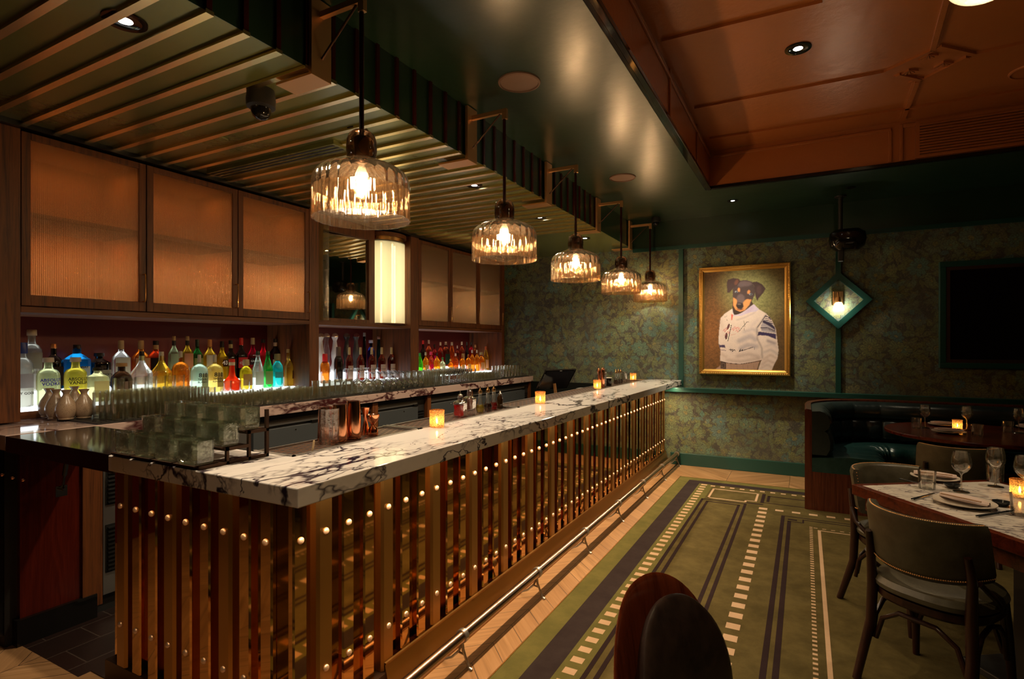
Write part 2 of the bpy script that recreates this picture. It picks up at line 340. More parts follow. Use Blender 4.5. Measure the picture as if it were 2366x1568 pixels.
def paint(col, rough=.45, metal=0.0, name='coloured_paint'):
    key = ('p', tuple(col), rough, metal)
    if key not in _tg: _tg[key] = simple(name, col, rough, metal)
    return _tg[key]
# ---------------------------------------------------------------- mesh builder
class MB:
    def __init__(s): s.v = []; s.f = []; s.mi = []
    def add(s, vs, fs, mi=0):
        b = len(s.v); s.v += [tuple(v) for v in vs]
        for f in fs: s.f.append(tuple(b+i for i in f)); s.mi.append(mi)
        return s
    def box(s, x0, x1, y0, y1, z0, z1, mi=0, M4=None):
        vs = [Vector((x, y, z)) for z in (z0, z1) for y in (y0, y1) for x in (x0, x1)]
        if M4 is not None: vs = [M4 @ v for v in vs]
        return s.add(vs, [(0, 2, 3, 1), (4, 5, 7, 6), (0, 1, 5, 4), (2, 6, 7, 3), (0, 4, 6, 2), (1, 3, 7, 5)], mi)
    def lathe(s, prof, seg=24, c=(0, 0, 0), mi=0, n=2.0, sx=1.0, sy=1.0, flute=None, cap=True, M4=None):
        rows = []; vs = []
        for (r, z) in prof:
            row = []
            for k in range(seg):
                a = 2*PI*k/seg; ca, sa = math.cos(a), math.sin(a)
                rr = r
                if n != 2.0: rr = r/((abs(ca)**n+abs(sa)**n)**(1./n))
                if flute and r > flute[2]: rr *= 1+flute[1]*abs(math.sin(flute[0]*a/2))
                row.append(len(vs)); v = Vector((c[0]+rr*ca*sx, c[1]+rr*sa*sy, c[2]+z)); vs.append(M4 @ v if M4 is not None else v)
            rows.append(row)
        fs = []
        for a, b in zip(rows, rows[1:]):
            for k in range(seg): fs.append((a[k], a[(k+1) % seg], b[(k+1) % seg], b[k]))
        if cap:
            if prof[0][0] > 1e-5: fs.append(tuple(reversed(rows[0])))
            if prof[-1][0] > 1e-5: fs.append(tuple(rows[-1]))
        return s.add(vs, fs, mi)
    def tube(s, pts, r, seg=8, mi=0, cap=True):
        pts = [Vector(p) for p in pts]; rs = r if isinstance(r, (list, tuple)) else [r]*len(pts)
        vs = []; rows = []; up = None
        for i, p in enumerate(pts):
            d = (pts[min(i+1, len(pts)-1)]-pts[max(i-1, 0)]).normalized()
            if up is None: up = d.orthogonal().normalized()
            up = (up-d*up.dot(d)); up = up.normalized() if up.length > 1e-6 else d.orthogonal().normalized()
            sd = d.cross(up); row = []
            for k in range(seg):
                a = 2*PI*k/seg; row.append(len(vs)); vs.append(p+(up*math.cos(a)+sd*math.sin(a))*rs[i])
            rows.append(row)
        fs = [(a[k], a[(k+1) % seg], b[(k+1) % seg], b[k]) for a, b in zip(rows, rows[1:]) for k in range(seg)]
        if cap: fs += [tuple(reversed(rows[0])), tuple(rows[-1])]
        return s.add(vs, fs, mi)
    def prism(s, poly, z0, z1, mi=0, M4=None):
        n = len(poly); vs = [Vector((x, y, z0)) for x, y in poly]+[Vector((x, y, z1)) for x, y in poly]
        if M4 is not None: vs = [M4 @ v for v in vs]
        fs = [tuple(reversed(range(n))), tuple(range(n, 2*n))]+[(i, (i+1) % n, n+(i+1) % n, n+i) for i in range(n)]
        return s.add(vs, fs, mi)
    def strip(s, rows, mi=0, close=False):
        vs = []; idx = []
        for r in rows: idx.append(list(range(len(vs), len(vs)+len(r)))); vs += r
        fs = []
        for a, b in zip(idx, idx[1:]):
            m = len(a)
            for k in range(m if close else m-1): fs.append((a[k], a[(k+1) % m], b[(k+1) % m], b[k]))
        return s.add(vs, fs, mi)
    def mesh(s, name, ms, smooth=True, ang=35):
        me = bpy.data.meshes.new(name); me.from_pydata(s.v, [], s.f)
        for m in (ms if isinstance(ms, (list, tuple)) else [ms]): me.materials.append(m)
        me.polygons.foreach_set('material_index', s.mi)
        if smooth:
            me.polygons.foreach_set('use_smooth', [True]*len(me.polygons)); me.set_sharp_from_angle(angle=R(ang))
        me.update(); return me
    def build(s, name, ms, parent=None, loc=None, bevel=0, fix=True, **kw):
        me = s.mesh(name, ms, **kw)
        if fix:
            bm = bmesh.new(); bm.from_mesh(me); bmesh.ops.recalc_face_normals(bm, faces=bm.faces); bm.to_mesh(me); bm.free()
        o = bpy.data.objects.new(name, me); COL.objects.link(o)
        if parent: o.parent = parent
        if loc is not None: o.location = loc
        if bevel:
            b = o.modifiers.new('bevel', 'BEVEL'); b.width = bevel; b.segments = 2; b.limit_method = 'ANGLE'; b.angle_limit = R(40)
        return o
def tag(o, label, cat, group=None, kind=None):
    o['label'] = label; o['category'] = cat
    if group: o['group'] = group
    if kind: o['kind'] = kind
    return o
def struct(o, label=None):
    o['kind'] = 'structure'
    if label: o['label'] = label
    return o
def thing(name, label, cat, loc=(0, 0, 0), rz=0, group=None):
    o = bpy.data.objects.new(name, None); COL.objects.link(o); o.location = loc; o.rotation_euler = (0, 0, rz)
    o.empty_display_size = .05
    return tag(o, label, cat, group)
def dup(root, loc, rz=None, label=None, group=None):
    def cp(o, par):
        c = o.copy(); COL.objects.link(c)
        if par is not None: c.parent = par
        for ch in kids.get(o.name, []): cp(ch, c)
        return c
    kids = {}
    def walk(o):
        kids[o.name] = list(o.children)
        for ch in kids[o.name]: walk(ch)
    walk(root)
    r = cp(root, None); r.location = loc
    if rz is not None: r.rotation_euler = (0, 0, rz)
    if label: r['label'] = label
    if group: r['group'] = group
    return r
# text meshes (made before the scene fills up)
TXT = {}
def make_texts(words):
    obs = []
    for w in words:
        c = bpy.data.curves.new('text', 'FONT'); c.body = w; c.size = 1.0; c.align_x = 'CENTER'; c.extrude = .02; c.resolution_u = 2; c.offset = .022
        o = bpy.data.objects.new('text', c); COL.objects.link(o); obs.append((w, o))
    dg = bpy.context.evaluated_depsgraph_get(); dg.update()
    for w, o in obs:
        me = bpy.data.meshes.new_from_object(o.evaluated_get(dg)); TXT[w] = me
    for w, o in obs: bpy.data.objects.remove(o)
make_texts(['ABSOLUT', 'VODKA', 'VANILIA', '818', 'TEQUILA', 'BLANCO', 'REPOSADO', '43', 'CAMPARI', 'BELVEDERE', 'GREY GOOSE', 'BOMBAY', 'CYNAR', "HENDRICK'S", 'THE MACALLAN'])
def wrap_text(word, size, Rr, z, ang, mat, parent, sx=1.0, flat=None):
    """lettering laid on an upright cylinder of radius Rr (or on a flat face at distance `flat` along ang)"""
    size *= 1.2; src = TXT[word]; me = src.copy(); me.materials.clear(); me.materials.append(mat)
    for v in me.vertices:
        x, y, e = v.co.x*size*sx, v.co.y*size, .0006+v.co.z*.01
        if flat is None:
            a = ang+x/Rr; v.co = ((Rr+e)*math.cos(a), (Rr+e)*math.sin(a), z+y)
        else:
            v.co = ((flat+e)*math.cos(ang)-x*math.sin(ang), (flat+e)*math.sin(ang)+x*math.cos(ang), z+y)
    o = bpy.data.objects.new('lettering', me); COL.objects.link(o); o.parent = parent; return o
# ---------------------------------------------------------------- the room
CZ = 3.07; SZ = 2.75; WY = 7.1; TX = -.84; TY = 5.77; TZ = 3.43
XL, XR, YF = -4.6, 4.2, -3.2
m = MB().box(-2.9, XR, YF, WY+.1, -.1, 0); struct(m.build('floor', M['floor'], smooth=False))
m = MB().box(XL, -2.9, YF, 1.27, -.1, 0); struct(m.build('floor', M['floor'], smooth=False))
m = MB().box(XL, -2.9, 1.27, WY+.1, -.1, 0); struct(m.build('floor', M['tile'], smooth=False))
m = MB().box(-2.9, -1.75, 1.32, WY, 0, .004); struct(m.build('floor', M['tile'], smooth=False))
m = MB().box(XL, XR, WY, WY+.1, 0, 3.5); struct(m.build('wall_back', M['wallpaper'], smooth=False))
m = MB().box(XL-.1, XL, YF, WY, 0, 3.5); struct(m.build('wall_left', M['back_red'], smooth=False))
m = MB().box(XR, XR+.1, YF, WY, 0, 3.5); struct(m.build('wall_right', M['wallpaper'], smooth=False))
m = MB().box(XL, XR, YF-.1, YF, 0, 3.5); struct(m.build('wall_front', M['black_paint'], smooth=False))
m = MB().box(-1.975, TX-.031, YF, WY, CZ, CZ+.08).box(TX-.031, XR, TY+.031, WY, CZ, CZ+.08)
struct(m.build('ceiling', M['lacquer'], smooth=False))
# upper green band and trims of the back wall
struct(MB().box(-1.975, XR, WY-.035, WY, 2.725, CZ).build('trim_1', M['lacquer'], smooth=False))
struct(MB().box(-1.975, XR, WY-.06, WY-.035, 2.70, 2.745).build('trim_2', M['green'], smooth=False))
struct(MB().box(-1.40, -1.345, WY-.03, WY, .965, 2.70).build('trim_3', M['green'], smooth=False))
struct(MB().box(-1.56, XR, WY-.085, WY, .915, .97).build('trim_4', M['green'], bevel=.004, smooth=False))
struct(MB().box(-1.50, XR, WY-.03, WY, 0, .15).build('baseboard_back', M['green'], bevel=.004, smooth=False))
struct(MB().box(.300, .350, WY-.03, WY, .97, 1.72).build('trim_5', M['green'], smooth=False))
struct(MB().box(.300, .350, WY-.03, WY, 2.27, 2.70).build('trim_6', M['green'], smooth=False))
m = MB(); c = Vector((.325, WY, 1.995)); ro, ri = .318, .235
pts = [Vector((0, 0, 1)), Vector((1, 0, 0)), Vector((0, 0, -1)), Vector((-1, 0, 0))]
for y0, y1 in ((WY-.05, WY),):
    vs = [c+p*ro+Vector((0, y0-WY, 0)) for p in pts]+[c+p*ri+Vector((0, y0-WY, 0)) for p in pts]+[c+p*ro for p in pts]+[c+p*ri for p in pts]
    fs = []
    for i in range(4):
        j = (i+1) % 4
        fs += [(i, j, 4+j, 4+i), (i, j, 8+j, 8+i), (4+i, 4+j, 12+j, 12+i)]
    m.add(vs, fs)
struct(m.build('trim_7', M['green'], smooth=False))
struct(MB().box(-3.9, -1.62, WY-.05, WY, 0, .985).build('trim_8', M['black_paint'], smooth=False))
# ------------------------------------------------ bar soffit with brass battens
m = MB().box(-4.0, -1.977, YF, WY, SZ, CZ+.08).box(-1.977, -1.975, YF, WY, SZ, CZ+.08, 1)
soff = struct(m.build('ceiling', [M['soffit'], M['lacquer']], smooth=False)); soff.name = 'ceiling_soffit'
bt = None
for i in range(58):
    y = 1.434-.1535*30+.1535*i
    if y > 7.07 or y < -1.8: continue
    if bt is None:
        mb = MB().box(-3.86, -1.960, -.016, .016, SZ-.016, SZ).box(-1.975, -1.963, -.011, .011, SZ, CZ, 1)
        bt = mb.build('batten', [M['batten'], M['red_metal']], soff, (0, y, 0), smooth=False); o = bt
    else:
        o = bt.copy(); COL.objects.link(o); o.parent = soff; o.location = (0, y, 0)
m = MB().box(-3.97, -3.86, .5, WY, SZ-.03, SZ); struct(m.build('trim_9', M['black_paint'], smooth=False))
# vent slots, cover plate
t = thing('slot_diffuser', 'dark linear air slot in the battened bar ceiling', 'air vent', (-3.15, 2.5, SZ))
m = MB().box(-.62, .62, -.062, .062, -.026, 0); m.build('frame', M['soffit'], t, smooth=False)
for k in range(3): MB().box(-.60, .60, -.008, .008, -.028, -.0262).build('slot', M['black_matte'], t, (0, -.038+k*.038, 0), smooth=False)
tag(MB().lathe([(.001, -.012), (.043, -.012), (.046, -.008), (.046, 0)], 32).build('cover_disc', M['soffit'], loc=(-3.108, 2.093, SZ)), 'small round blank cover disc between the ceiling battens', 'cover plate')
def downlight(loc, r, label, lens, ring=None):
    t = thing('downlight', label, 'ceiling light', loc, 0, 'recessed downlights')
    MB().lathe([(r*.72, .0), (r*.75, -.006), (r, -.006), (r*1.02, 0)], 36, cap=False).build('ring', ring or M['black_gloss'], t)
    MB().lathe([(r*.75, -.005), (r*.60, -.002), (r*.3, -.0015)], 36, cap=False).build('reflector', M['black_gloss'], t)
    MB().lathe([(.0005, -.002), (r*.36, -.002)], 24, cap=False).build('lens', lens, t); return t
downlight((-2.311, 1.166, SZ-.001), .075, 'nearest recessed downlight between the brass battens above the bar', M['lens'])
downlight((-2.296, 2.397, SZ-.001), .062, 'downlight in the bar soffit half hidden behind the nearest pendant neck', M['lens'])
downlight((-2.28, 3.652, SZ-.001), .062, 'downlight in the bar soffit left of the second pendant', M['lens'])
downlight((-2.29, 4.871, SZ-.001), .062, 'downlight in the bar soffit above the second pendant glass', M['lens'])
downlight((-2.27, 6.071, SZ-.001), .062, 'farthest downlight in the bar soffit', M['lens'])
downlight((-.693, 6.40, CZ-.001), .055, 'small white downlight in the dark green ceiling before the portrait', M['lens_small'])
downlight((-.04, 4.03, TZ-.001), .078, 'black ringed downlight in the copper coloured tray ceiling', M['lens'])
downlight((.40, 6.42, CZ-.001), .045, 'unlit dark downlight above the black ceiling speaker', M['black_gloss'])
for loc, r, lb in (((-1.505, 2.916), .125, 'large round ceiling speaker grille nearest the bar soffit'), ((-1.508, 5.03), .12, 'round ceiling speaker grille farther along the dark green ceiling'), ((1.40, 5.12), .12, 'round ceiling speaker in the copper tray ceiling above the booth')):
    z = CZ if loc[0] < 0 else TZ
    t = thing('ceiling_speaker', lb, 'speaker', (loc[0], loc[1], z), 0, 'ceiling speakers')
    MB().lathe([(.001, -.005), (r*.9, -.005)], 40, cap=False).build('grille', M['grille'] if loc[0] < 0 else M['copper_paint'], t)
    MB().lathe([(r*.89, -.003), (r*.92, -.012), (r, -.008), (r*1.02, 0)], 40, cap=False).build('rim', M['grille'] if loc[0] < 0 else M['copper_paint'], t)
def dome(loc, s, lb, up=.03):
    t = thing('security_camera', lb, 'security camera', loc)
    MB().lathe([(.001, -.062*s), (.052*s, -.062*s), (.066*s, -.055*s), (.068*s, -.02*s), (.062*s, up)], 32).build('housing', M['black_matte'], t)
    MB().lathe([(.0005, -.118*s), (.022*s, -.113*s), (.038*s, -.098*s), (.046*s, -.078*s), (.048*s, -.060*s)], 24).build('dome', M['black_gloss'], t)
dome((-2.355, 1.80, SZ-.03), 1.0, 'black dome camera under the battened bar ceiling')
dome((onz(1519, 505, CZ).x, 6.80, CZ-.01), .8, 'tiny dome camera at the far end of the bar soffit', .01)
# ------------------------------------------------ copper tray ceiling
m = MB().box(TX, XR, YF, TY, TZ, TZ+.05); struct(m.build('ceiling', M['copper_paint'], smooth=False)).name = 'ceiling_tray'
m = MB().box(TX-.03, TX, YF, TY+.03, CZ, TZ).box(TX, XR, TY, TY+.03, CZ, TZ); struct(m.build('trim_10', M['copper_paint'], smooth=False))
m = MB().box(TX-.02, TX+.018, YF, TY+.02, CZ-.022, CZ+.012).box(TX, XR, TY-.018, TY+.02, CZ-.022, CZ+.012)
m.box(TX-.05, TX-.02, YF, TY+.05, CZ-.010, CZ).box(TX, XR, TY+.02, TY+.05, CZ-.010, CZ)
struct(m.build('trim_11', M['black_gloss'], bevel=.005, smooth=False))
m = MB()
for (x0, x1, z0, z1) in ((-.80, .66, 3.36, 3.385), (.64, .665, CZ+.02, 3.36), (.72, .745, CZ+.02, 3.40), (.745, XR, 3.37, 3.40)):
    m.box(x0, x1, TY-.016, TY, z0, z1)
for (y0, y1) in ((3.9, 3.925), (2.2, 2.225), (5.0, 5.025)): m.box(TX, TX+.014, y0, y1, CZ+.02, TZ)
m.box(TX, TX+.016, YF, TY, 3.36, 3.385)
struct(m.build('trim_12', M['copper_paint'], bevel=.004, smooth=False))
def mould(pts, w=.03, h=.018):
    m = MB()
    for (a, b) in zip(pts, pts[1:]):
        a = Vector((a[0], a[1], 0)); b = Vector((b[0], b[1], 0)); d = (b-a).normalized(); n = Vector((-d.y, d.x, 0))
        for off, hh, ww in ((0, h, w), (w*.75, h*.5, w*.5)):
            q = [a-n*ww/2+n*off, a+n*ww/2+n*off, b+n*ww/2+n*off, b-n*ww/2+n*off]
            m.prism([(p.x, p.y) for p in q], TZ-hh, TZ)
    return m
allp = MB()
T = lambda x, y: tuple(onz(x, y, TZ)[:2])
for pts in ([T(1605, 248), T(2043, 164), T(2155, 112), T(2202, -60)], [T(1530, 92), T(1900, 2)], [T(2170, 104), T(2252, 122), T(2420, 84)],
            [T(2074, 170), T(2130, 182), T(2236, 128)], [T(2120, 185), T(2086, 275)], [T(1640, 318), T(2083, 250), T(2420, 196)]):
    mm = mould(pts); allp.add(mm.v, mm.f)
a = Vector((*T(2095, 160), TZ-.006)); 
for (sx, sy) in ((2145, 122), (2120, 176), (2180, 140), (2100, 158)):
    p = T(sx, sy)
    for k in range(5):
        an = k*.35+.6; allp.prism([p, (p[0]+.075*math.cos(an), p[1]+.075*math.sin(an)), (p[0]+.075*math.cos(an+.2), p[1]+.075*math.sin(an+.2))], TZ-.014, TZ)
struct(allp.build('trim_13', M['copper_paint'], smooth=False))
t = thing('air_grille', 'wide copper painted louvre grille in the tray ceiling side', 'air vent', (.86, TY-.02, CZ+.035))
MB().box(-.03, 2.6, 0, .018, -.015, .01).box(-.03, 2.6, 0, .018, .275, .30).box(-.03, 0, 0, .018, .01, .275).build('frame', M['copper_paint'], t, smooth=False)
sl = MB()
for k in range(11): sl.box(0, 2.6, -.004, .014, .02+k*.0235, .032+k*.0235, M4=None)
sl.build('louvre', M['copper_paint'], t, smooth=False)
# globe pendant, only its lower edge in view
gp = thing('globe_pendant', 'ribbed glass globe light hanging from the copper tray ceiling', 'pendant light', (.625, 2.78, 2.95))
prof = [(.001, -.09)]+[(.125*math.cos(a), .09*math.sin(a)) for a in [R(x) for x in range(-80, 81, 10)]]+[(.03, .10)]
MB().lathe(prof, 120, flute=(48, .03, .01)).build('glass_globe', M['globe'], gp)
MB().lathe([(.001, -.04), (.03, -.03), (.04, 0), (.03, .03), (.001, .04)], 20).build('bulb', M['globe_core'], gp)
MB().lathe([(.012, .09), (.012, .46), (.05, .465), (.05, .48)], 16).build('stem', M['brass_aged'], gp)
# ------------------------------------------------ carpet (pattern woven into one piece)
OL, GR, DK, LN, BG = range(5)
ms = [M['cp_olive'], M['cp_green'], M['cp_dark'], M['cp_line'], M['cp_beige']]
m = MB(); X0, X1, Y0, Y1 = -1.245, 3.9, -2.6, 6.41
m.box(X0, X1, Y0, Y1, 0, .010, OL)
lev = [.0104]
def rect(x0, x1, y0, y1, mi):
    z = lev[0]; m.add([(x0, y0, z), (x1, y0, z), (x1, y1, z), (x0, y1, z)], [(0, 1, 2, 3)], mi)
rect(X0, X0+.115, Y0, Y1, GR); rect(X0+.115, X1, Y1-.11, Y1, GR); rect(X0+.24, X0+.38, Y0, Y1-.23, GR)
rect(X0+.115, X0+.24, Y0, Y1-.11, DK); rect(X0+.24, X1, Y1-.225, Y1-.11, DK)
lev[0] = .0110
y = 6.15
while y > Y0: rect(-.980, -.920, y-.032, y+.016, BG); y -= .1
x = -.86
while x < 2.6: rect(x-.022, x+.022, 6.11, 6.15, BG); x += .0955
for (xa, xb, yt) in ((-.889, -.866, 5.58), (-.836, -.813, 5.52), (-.556, -.533, 5.52), (-.505, -.482, 5.58)): rect(xa, xb, Y0, yt, LN)
rect(-.889, -.482, 5.568, 5.588, LN); rect(-.836, -.533, 5.50, 5.52, LN)
rect(-.375, -.345, 5.69, 6.04, LN); rect(-.325, -.300, 5.75, 5.98, LN); rect(-.50, -.345, 5.62, 5.645, LN)
rect(-.325, 1.5, 5.96, 5.98, LN); rect(-.345, 1.5, 5.70, 5.715, LN)
for q in ((-.845, -.405, 6.01, 6.03), (-.845, -.825, 5.64, 6.02), (-.425, -.405, 5.71, 6.02), (-.845, -.51, 5.64, 5.66), (-.51, -.492, 5.64, 5.72), (-.51, -.405, 5.705, 5.722)): rect(*q, BG)
y = 5.51
while y > Y0: rect(-.372, -.302, y-.044, y+.02, BG); y -= .132
x = -.204
while x < 2.6: rect(x-.033, x+.033, 5.475, 5.525, BG); x += .134
rect(-.183, -.155, Y0, 5.34, LN); rect(-.132, -.104, Y0, 5.21, LN); rect(-.183, 1.6, 5.345, 5.36, LN); rect(-.132, -.02, 5.20, 5.215, LN); rect(-.02, -.008, 5.20, 5.30, LN); rect(-.02, 1.6, 5.29, 5.305, LN); rect(-.13, -.06, 5.245, 5.28, LN)
y = 5.12
while y > Y0: rect(.032, .054, y-.014, y+.006, BG); y -= .0445
x = .075
while x < 1.7: rect(x-.014, x+.014, 5.105, 5.118, BG); x += .062
rect(.090, .112, Y0, 5.065, BG); rect(.112, 1.7, 5.05, 5.065, BG)
cp = m.build('carpet', ms, smooth=False, fix=False)
tag(cp, 'olive green deco carpet with dark bands and beige dashed lines', 'carpet')
MB().box(X0-.006, X0, Y0, Y1+.006, 0, .013).box(X0, X1, Y1, Y1+.006, 0, .013).build('metal_edging', M['brass'], cp, smooth=False)
# ---------------------------------------------------------------- the bar counter
bar = thing('bar_counter', 'long bar with white veined marble top and brass post front', 'bar counter', (0, 0, 0))
ZT, ZB = 1.062, 1.0
XF, YN = -1.56, 1.283
m = MB(); poly = [(-1.366, 1.173), (-1.366, 7.09), (-1.775, 7.09), (-1.775, 1.50), (-2.446, 1.50), (-2.446, 1.173)]
m.prism(poly, ZB, ZT); m.build('marble_top', M['marble'], bar, bevel=.004, smooth=False)
m = MB().box(-1.84, XF-.04, YN+.04, 7.06, .0, ZB).box(-2.70, -1.84, YN+.04, 1.45, .0, ZB); m.build('front_panel', M['brass_mirror'], bar, smooth=False)
def post(kind):
    w = .038 if kind == 'brushed_brass' else .031
    m = MB(); c = .010 if kind == 'brushed_brass' else .006     # a bar with chamfered edges standing on the panel
    m.prism([(-.04, -w), (-c, -w), (0, -w+c), (0, w-c), (-c, w), (-.04, w)], .13, ZB)
    return m.mesh('post', M['brass_brushed' if kind == 'brushed_brass' else 'brass_mirror'], smooth=False)
stud = MB().lathe([(.0125, 0), (.0125, .003), (.0105, .0065), (.006, .0095), (.0005, .0108)], 20, M4=Matrix.Rotation(PI/2, 4, 'Y')).mesh('stud', M['stud'])
PM = [post('brushed_brass'), post('p')]
def put_post(i, x, y, rz):
    o = bpy.data.objects.new('post', PM[0 if i % 3 == 1 else 1]); COL.objects.link(o); o.parent = bar; o.location = (x, y, 0); o.rotation_euler = (0, 0, rz)
    if i % 3 == 1: o['label'] = 'wider post of brushed brass'
    for z in (.815, .31):
        s = bpy.data.objects.new('stud', stud); COL.objects.link(s); s.parent = o; s.location = (-.0005, 0, z)
for i in range(50):
    y = 1.352+.1151*i
    if y < 7.03: put_post(i, XF, y, 0)
for i in range(9): put_post(i+2, -1.655-.1151*i, YN, -PI/2)
MB().box(XF-.045, XF+.012, YN-.0, 7.06, .004, .128).box(-2.70, XF-.045, YN-.0, YN+.045, .004, .128).build('plinth', M['bronze'], bar, smooth=False)
m = MB(); m.add([(XF+.045, YN+.5, .0), (XF+.045, 7.06, .0), (XF+.005, 7.06, .165), (XF+.005, YN+.5, .165)], [(0, 1, 2, 3)])
m.add([(XF+.045, YN+.5, .0), (XF+.012, YN+.5, .0), (XF+.005, YN+.5, .165)], [(0, 1, 2)])
m.box(XF+.001, XF+.012, YN+.5, 7.06, .160, .168); m.build('kick_plate', M['brass_brushed'], bar, smooth=False)
MB().box(-1.431, -1.419, 1.24, 7.0, .993, .9995).build('light_strip', M['brass'], bar, smooth=False)
# foot rail
fr = thing('foot_rail', 'long round metal foot rail on curved brackets along the bar', 'foot rail', (-1.405, 1.0, 0))
MB().tube([(0, -1.2, .150), (0, 6.05, .150)], .0255, 24).build('rail', M['rail_steel'], fr)
y = 2.147-.82*2
bk = None
for k in range(8):
    yy = 2.147+.805*(k-1)-1.0
    if bk is None:
        m = MB(); m.tube([(0, -.012, .150), (0, .012, .150)], .031, 20)
        m.tube([(0, 0, .120), (.003, 0, .085), (.022, 0, .04), (.035, 0, .012), (.05, 0, .004)], [.006, .007, .006, .006, .008], 8)
        m.tube([(0, 0, .120), (-.02, 0, .075), (-.06, 0, .035), (-.10, 0, .016), (-.125, 0, .006)], [.006, .006, .006, .006, .008], 8)
        m.tube([(-.022, 0, .07), (.006, 0, .066)], .005, 8)
        bk = m.build('bracket', M['steel'], fr, (0, yy, 0))
    else:
        o = bk.copy(); COL.objects.link(o); o.parent = fr; o.location = (0, yy, 0)
# drip rails set behind the marble
def drip(y0, y1, lb, extra=True):
    t = thing('drip_tray', lb, 'drip tray', (-1.89, 0, ZT-.03), 0, 'drip trays of the bar')
    MB().box(-.125, .115, y0, y1, -.015, 0).build('tray', M['bronze'], t, smooth=False)
    m = MB().box(.103, .115, y0, y1, 0, .034).box(-.125, -.115, y0, y1, 0, .03).box(-.125, .115, y0, y0+.01, 0, .034).box(-.125, .115, y1-.01, y1, 0, .034)
    m.build('rim', M['steel'], t, smooth=False)
    g = MB().box(-.115, .103, y0+.01, y1-.01, .018, .022); g.build('grate', M['perf'], t, smooth=False)
    h = MB(); n = int((y1-y0)/.034)
    for i in range(n):
        for j in range(6): h.box(-.100+j*.035+(.0175 if i % 2 else 0)-.010, -.100+j*.035+(.0175 if i % 2 else 0)+.010, y0+.02+i*.034, y0+.02+i*.034+.012, .0222, .0226)
    ho = h.build('holes', M['black_matte'], t, smooth=False, fix=False); ho.name = 'hole_pattern'; ho['kind'] = 'stuff'
    return t
drip(1.505, 2.30, 'perforated drip tray under the mixing glass and copper shakers')
drip(2.32, 3.42, 'dark drip tray under the cordial decanters and dasher bottles')
drip(3.44, 6.95, 'long dark drip tray running to the far end of the bar')
# lift-up counter flap between the bar and the back counter
fl = thing('counter_flap', 'black polished lift-up counter flap beside the marble bar end', 'counter flap', (0, 0, 0))
MB().box(-3.405, -2.452, 1.19, 1.575, .985, 1.06).build('flap_top', M['black_gloss'], fl, bevel=.003, smooth=False)
MB().tube([(-3.24, 1.38, .985), (-3.33, 1.40, .84)], .011, 12).tube([(-3.33, 1.40, .84), (-3.375, 1.41, .76)], .006, 10).build('gas_strut', M['black_gloss'], fl)
MB().box(-3.40, -3.385, 1.385, 1.435, .72, .775).tube([(-3.40, 1.41, .76), (-3.35, 1.41, .76)], .009, 10).build('strut_bracket', M['chrome'], fl)
# inner side of the bar: rough work shelf far along, near the till
t = thing('underbar_station', 'black steel underbar work shelf behind the bar near the till', 'work counter', (0, 0, 0))
MB().box(-2.55, -2.03, 4.55, 7.0, .86, .90).build('shelf', M['black_gloss'], t, smooth=False)
MB().box(-2.50, -2.05, 4.60, 6.95, .12, .86).build('body', M['black_matte'], t, smooth=False)
MB().box(-2.48, -2.07, 4.65, 6.9, 0, .12).build('base', M['black_matte'], t, smooth=False)
MB().box(-2.02, -1.845, 1.46, 7.03, .14, .98).build('inner_panel', M['black_matte'], bar, smooth=False)
# ---------------------------------------------------------------- back bar
BX = -3.43; CF = -3.90; BBZ = 1.06
bb = thing('back_counter', 'back bar counter with marble edge and dark rubber mats', 'counter', (0, 0, 0))
MB().box(-4.58, BX, 1.2, 7.08, .985, 1.06).build('worktop', M['marble_b'], bb, bevel=.003, smooth=False)
MB().box(-3.90, BX-.012, 1.60, 6.98, 1.0602, 1.068).build('rubber_mat', M['rubber'], bb, smooth=False)
rm = MB()
for i in range(130):
    y = 1.63+i*.041
    for j in range(4): rm.box(BX-.05-j*.03, BX-.03-j*.03, y, y+.02, 1.068, 1.0705)
rmo = rm.build('mat_texture', M['rubber'], bb, smooth=False, fix=False); rmo['kind'] = 'stuff'
MB().box(-4.5, -3.50, 1.22, 7.06, .0, .985).build('carcass', M['black_matte'], bb, smooth=False)
for (y0, y1) in ((1.535, 1.63), (3.80, 3.87), (4.62, 4.68), (5.44, 5.50), (7.03, 7.08)):
    MB().box(-3.50, -3.455, y0, y1, .06, .985).build('divider', M['walnut'], bb, smooth=False)
MB().box(-3.50, -3.47, 1.27, 1.535, .13, .985).build('end_panel', wood('red_brown_veneer', (.085, .010, .004), (.06, .006, .003), .16), bb, smooth=False)
MB().box(-3.52, -3.445, 1.25, 1.60, .0, .13).build('plinth', M['black_gloss'], bb, smooth=False)
# far left closed cupboard face with small knobs
c = MB().box(-4.56, -3.505, 1.19, 1.22, .06, .985).build('cupboard_door', M['black_gloss'], bb, smooth=False)
for (px, py) in ((9, 1096), (33, 1103), (57, 1108)):
    p = ony(px, py, 1.18); MB().lathe([(.0005, .014), (.006, .012), (.008, .006), (.004, 0)], 12, M4=Matrix.Translation(p) @ Matrix.Rotation(PI/2, 4, 'X')).build('knob', M['copper'], c)
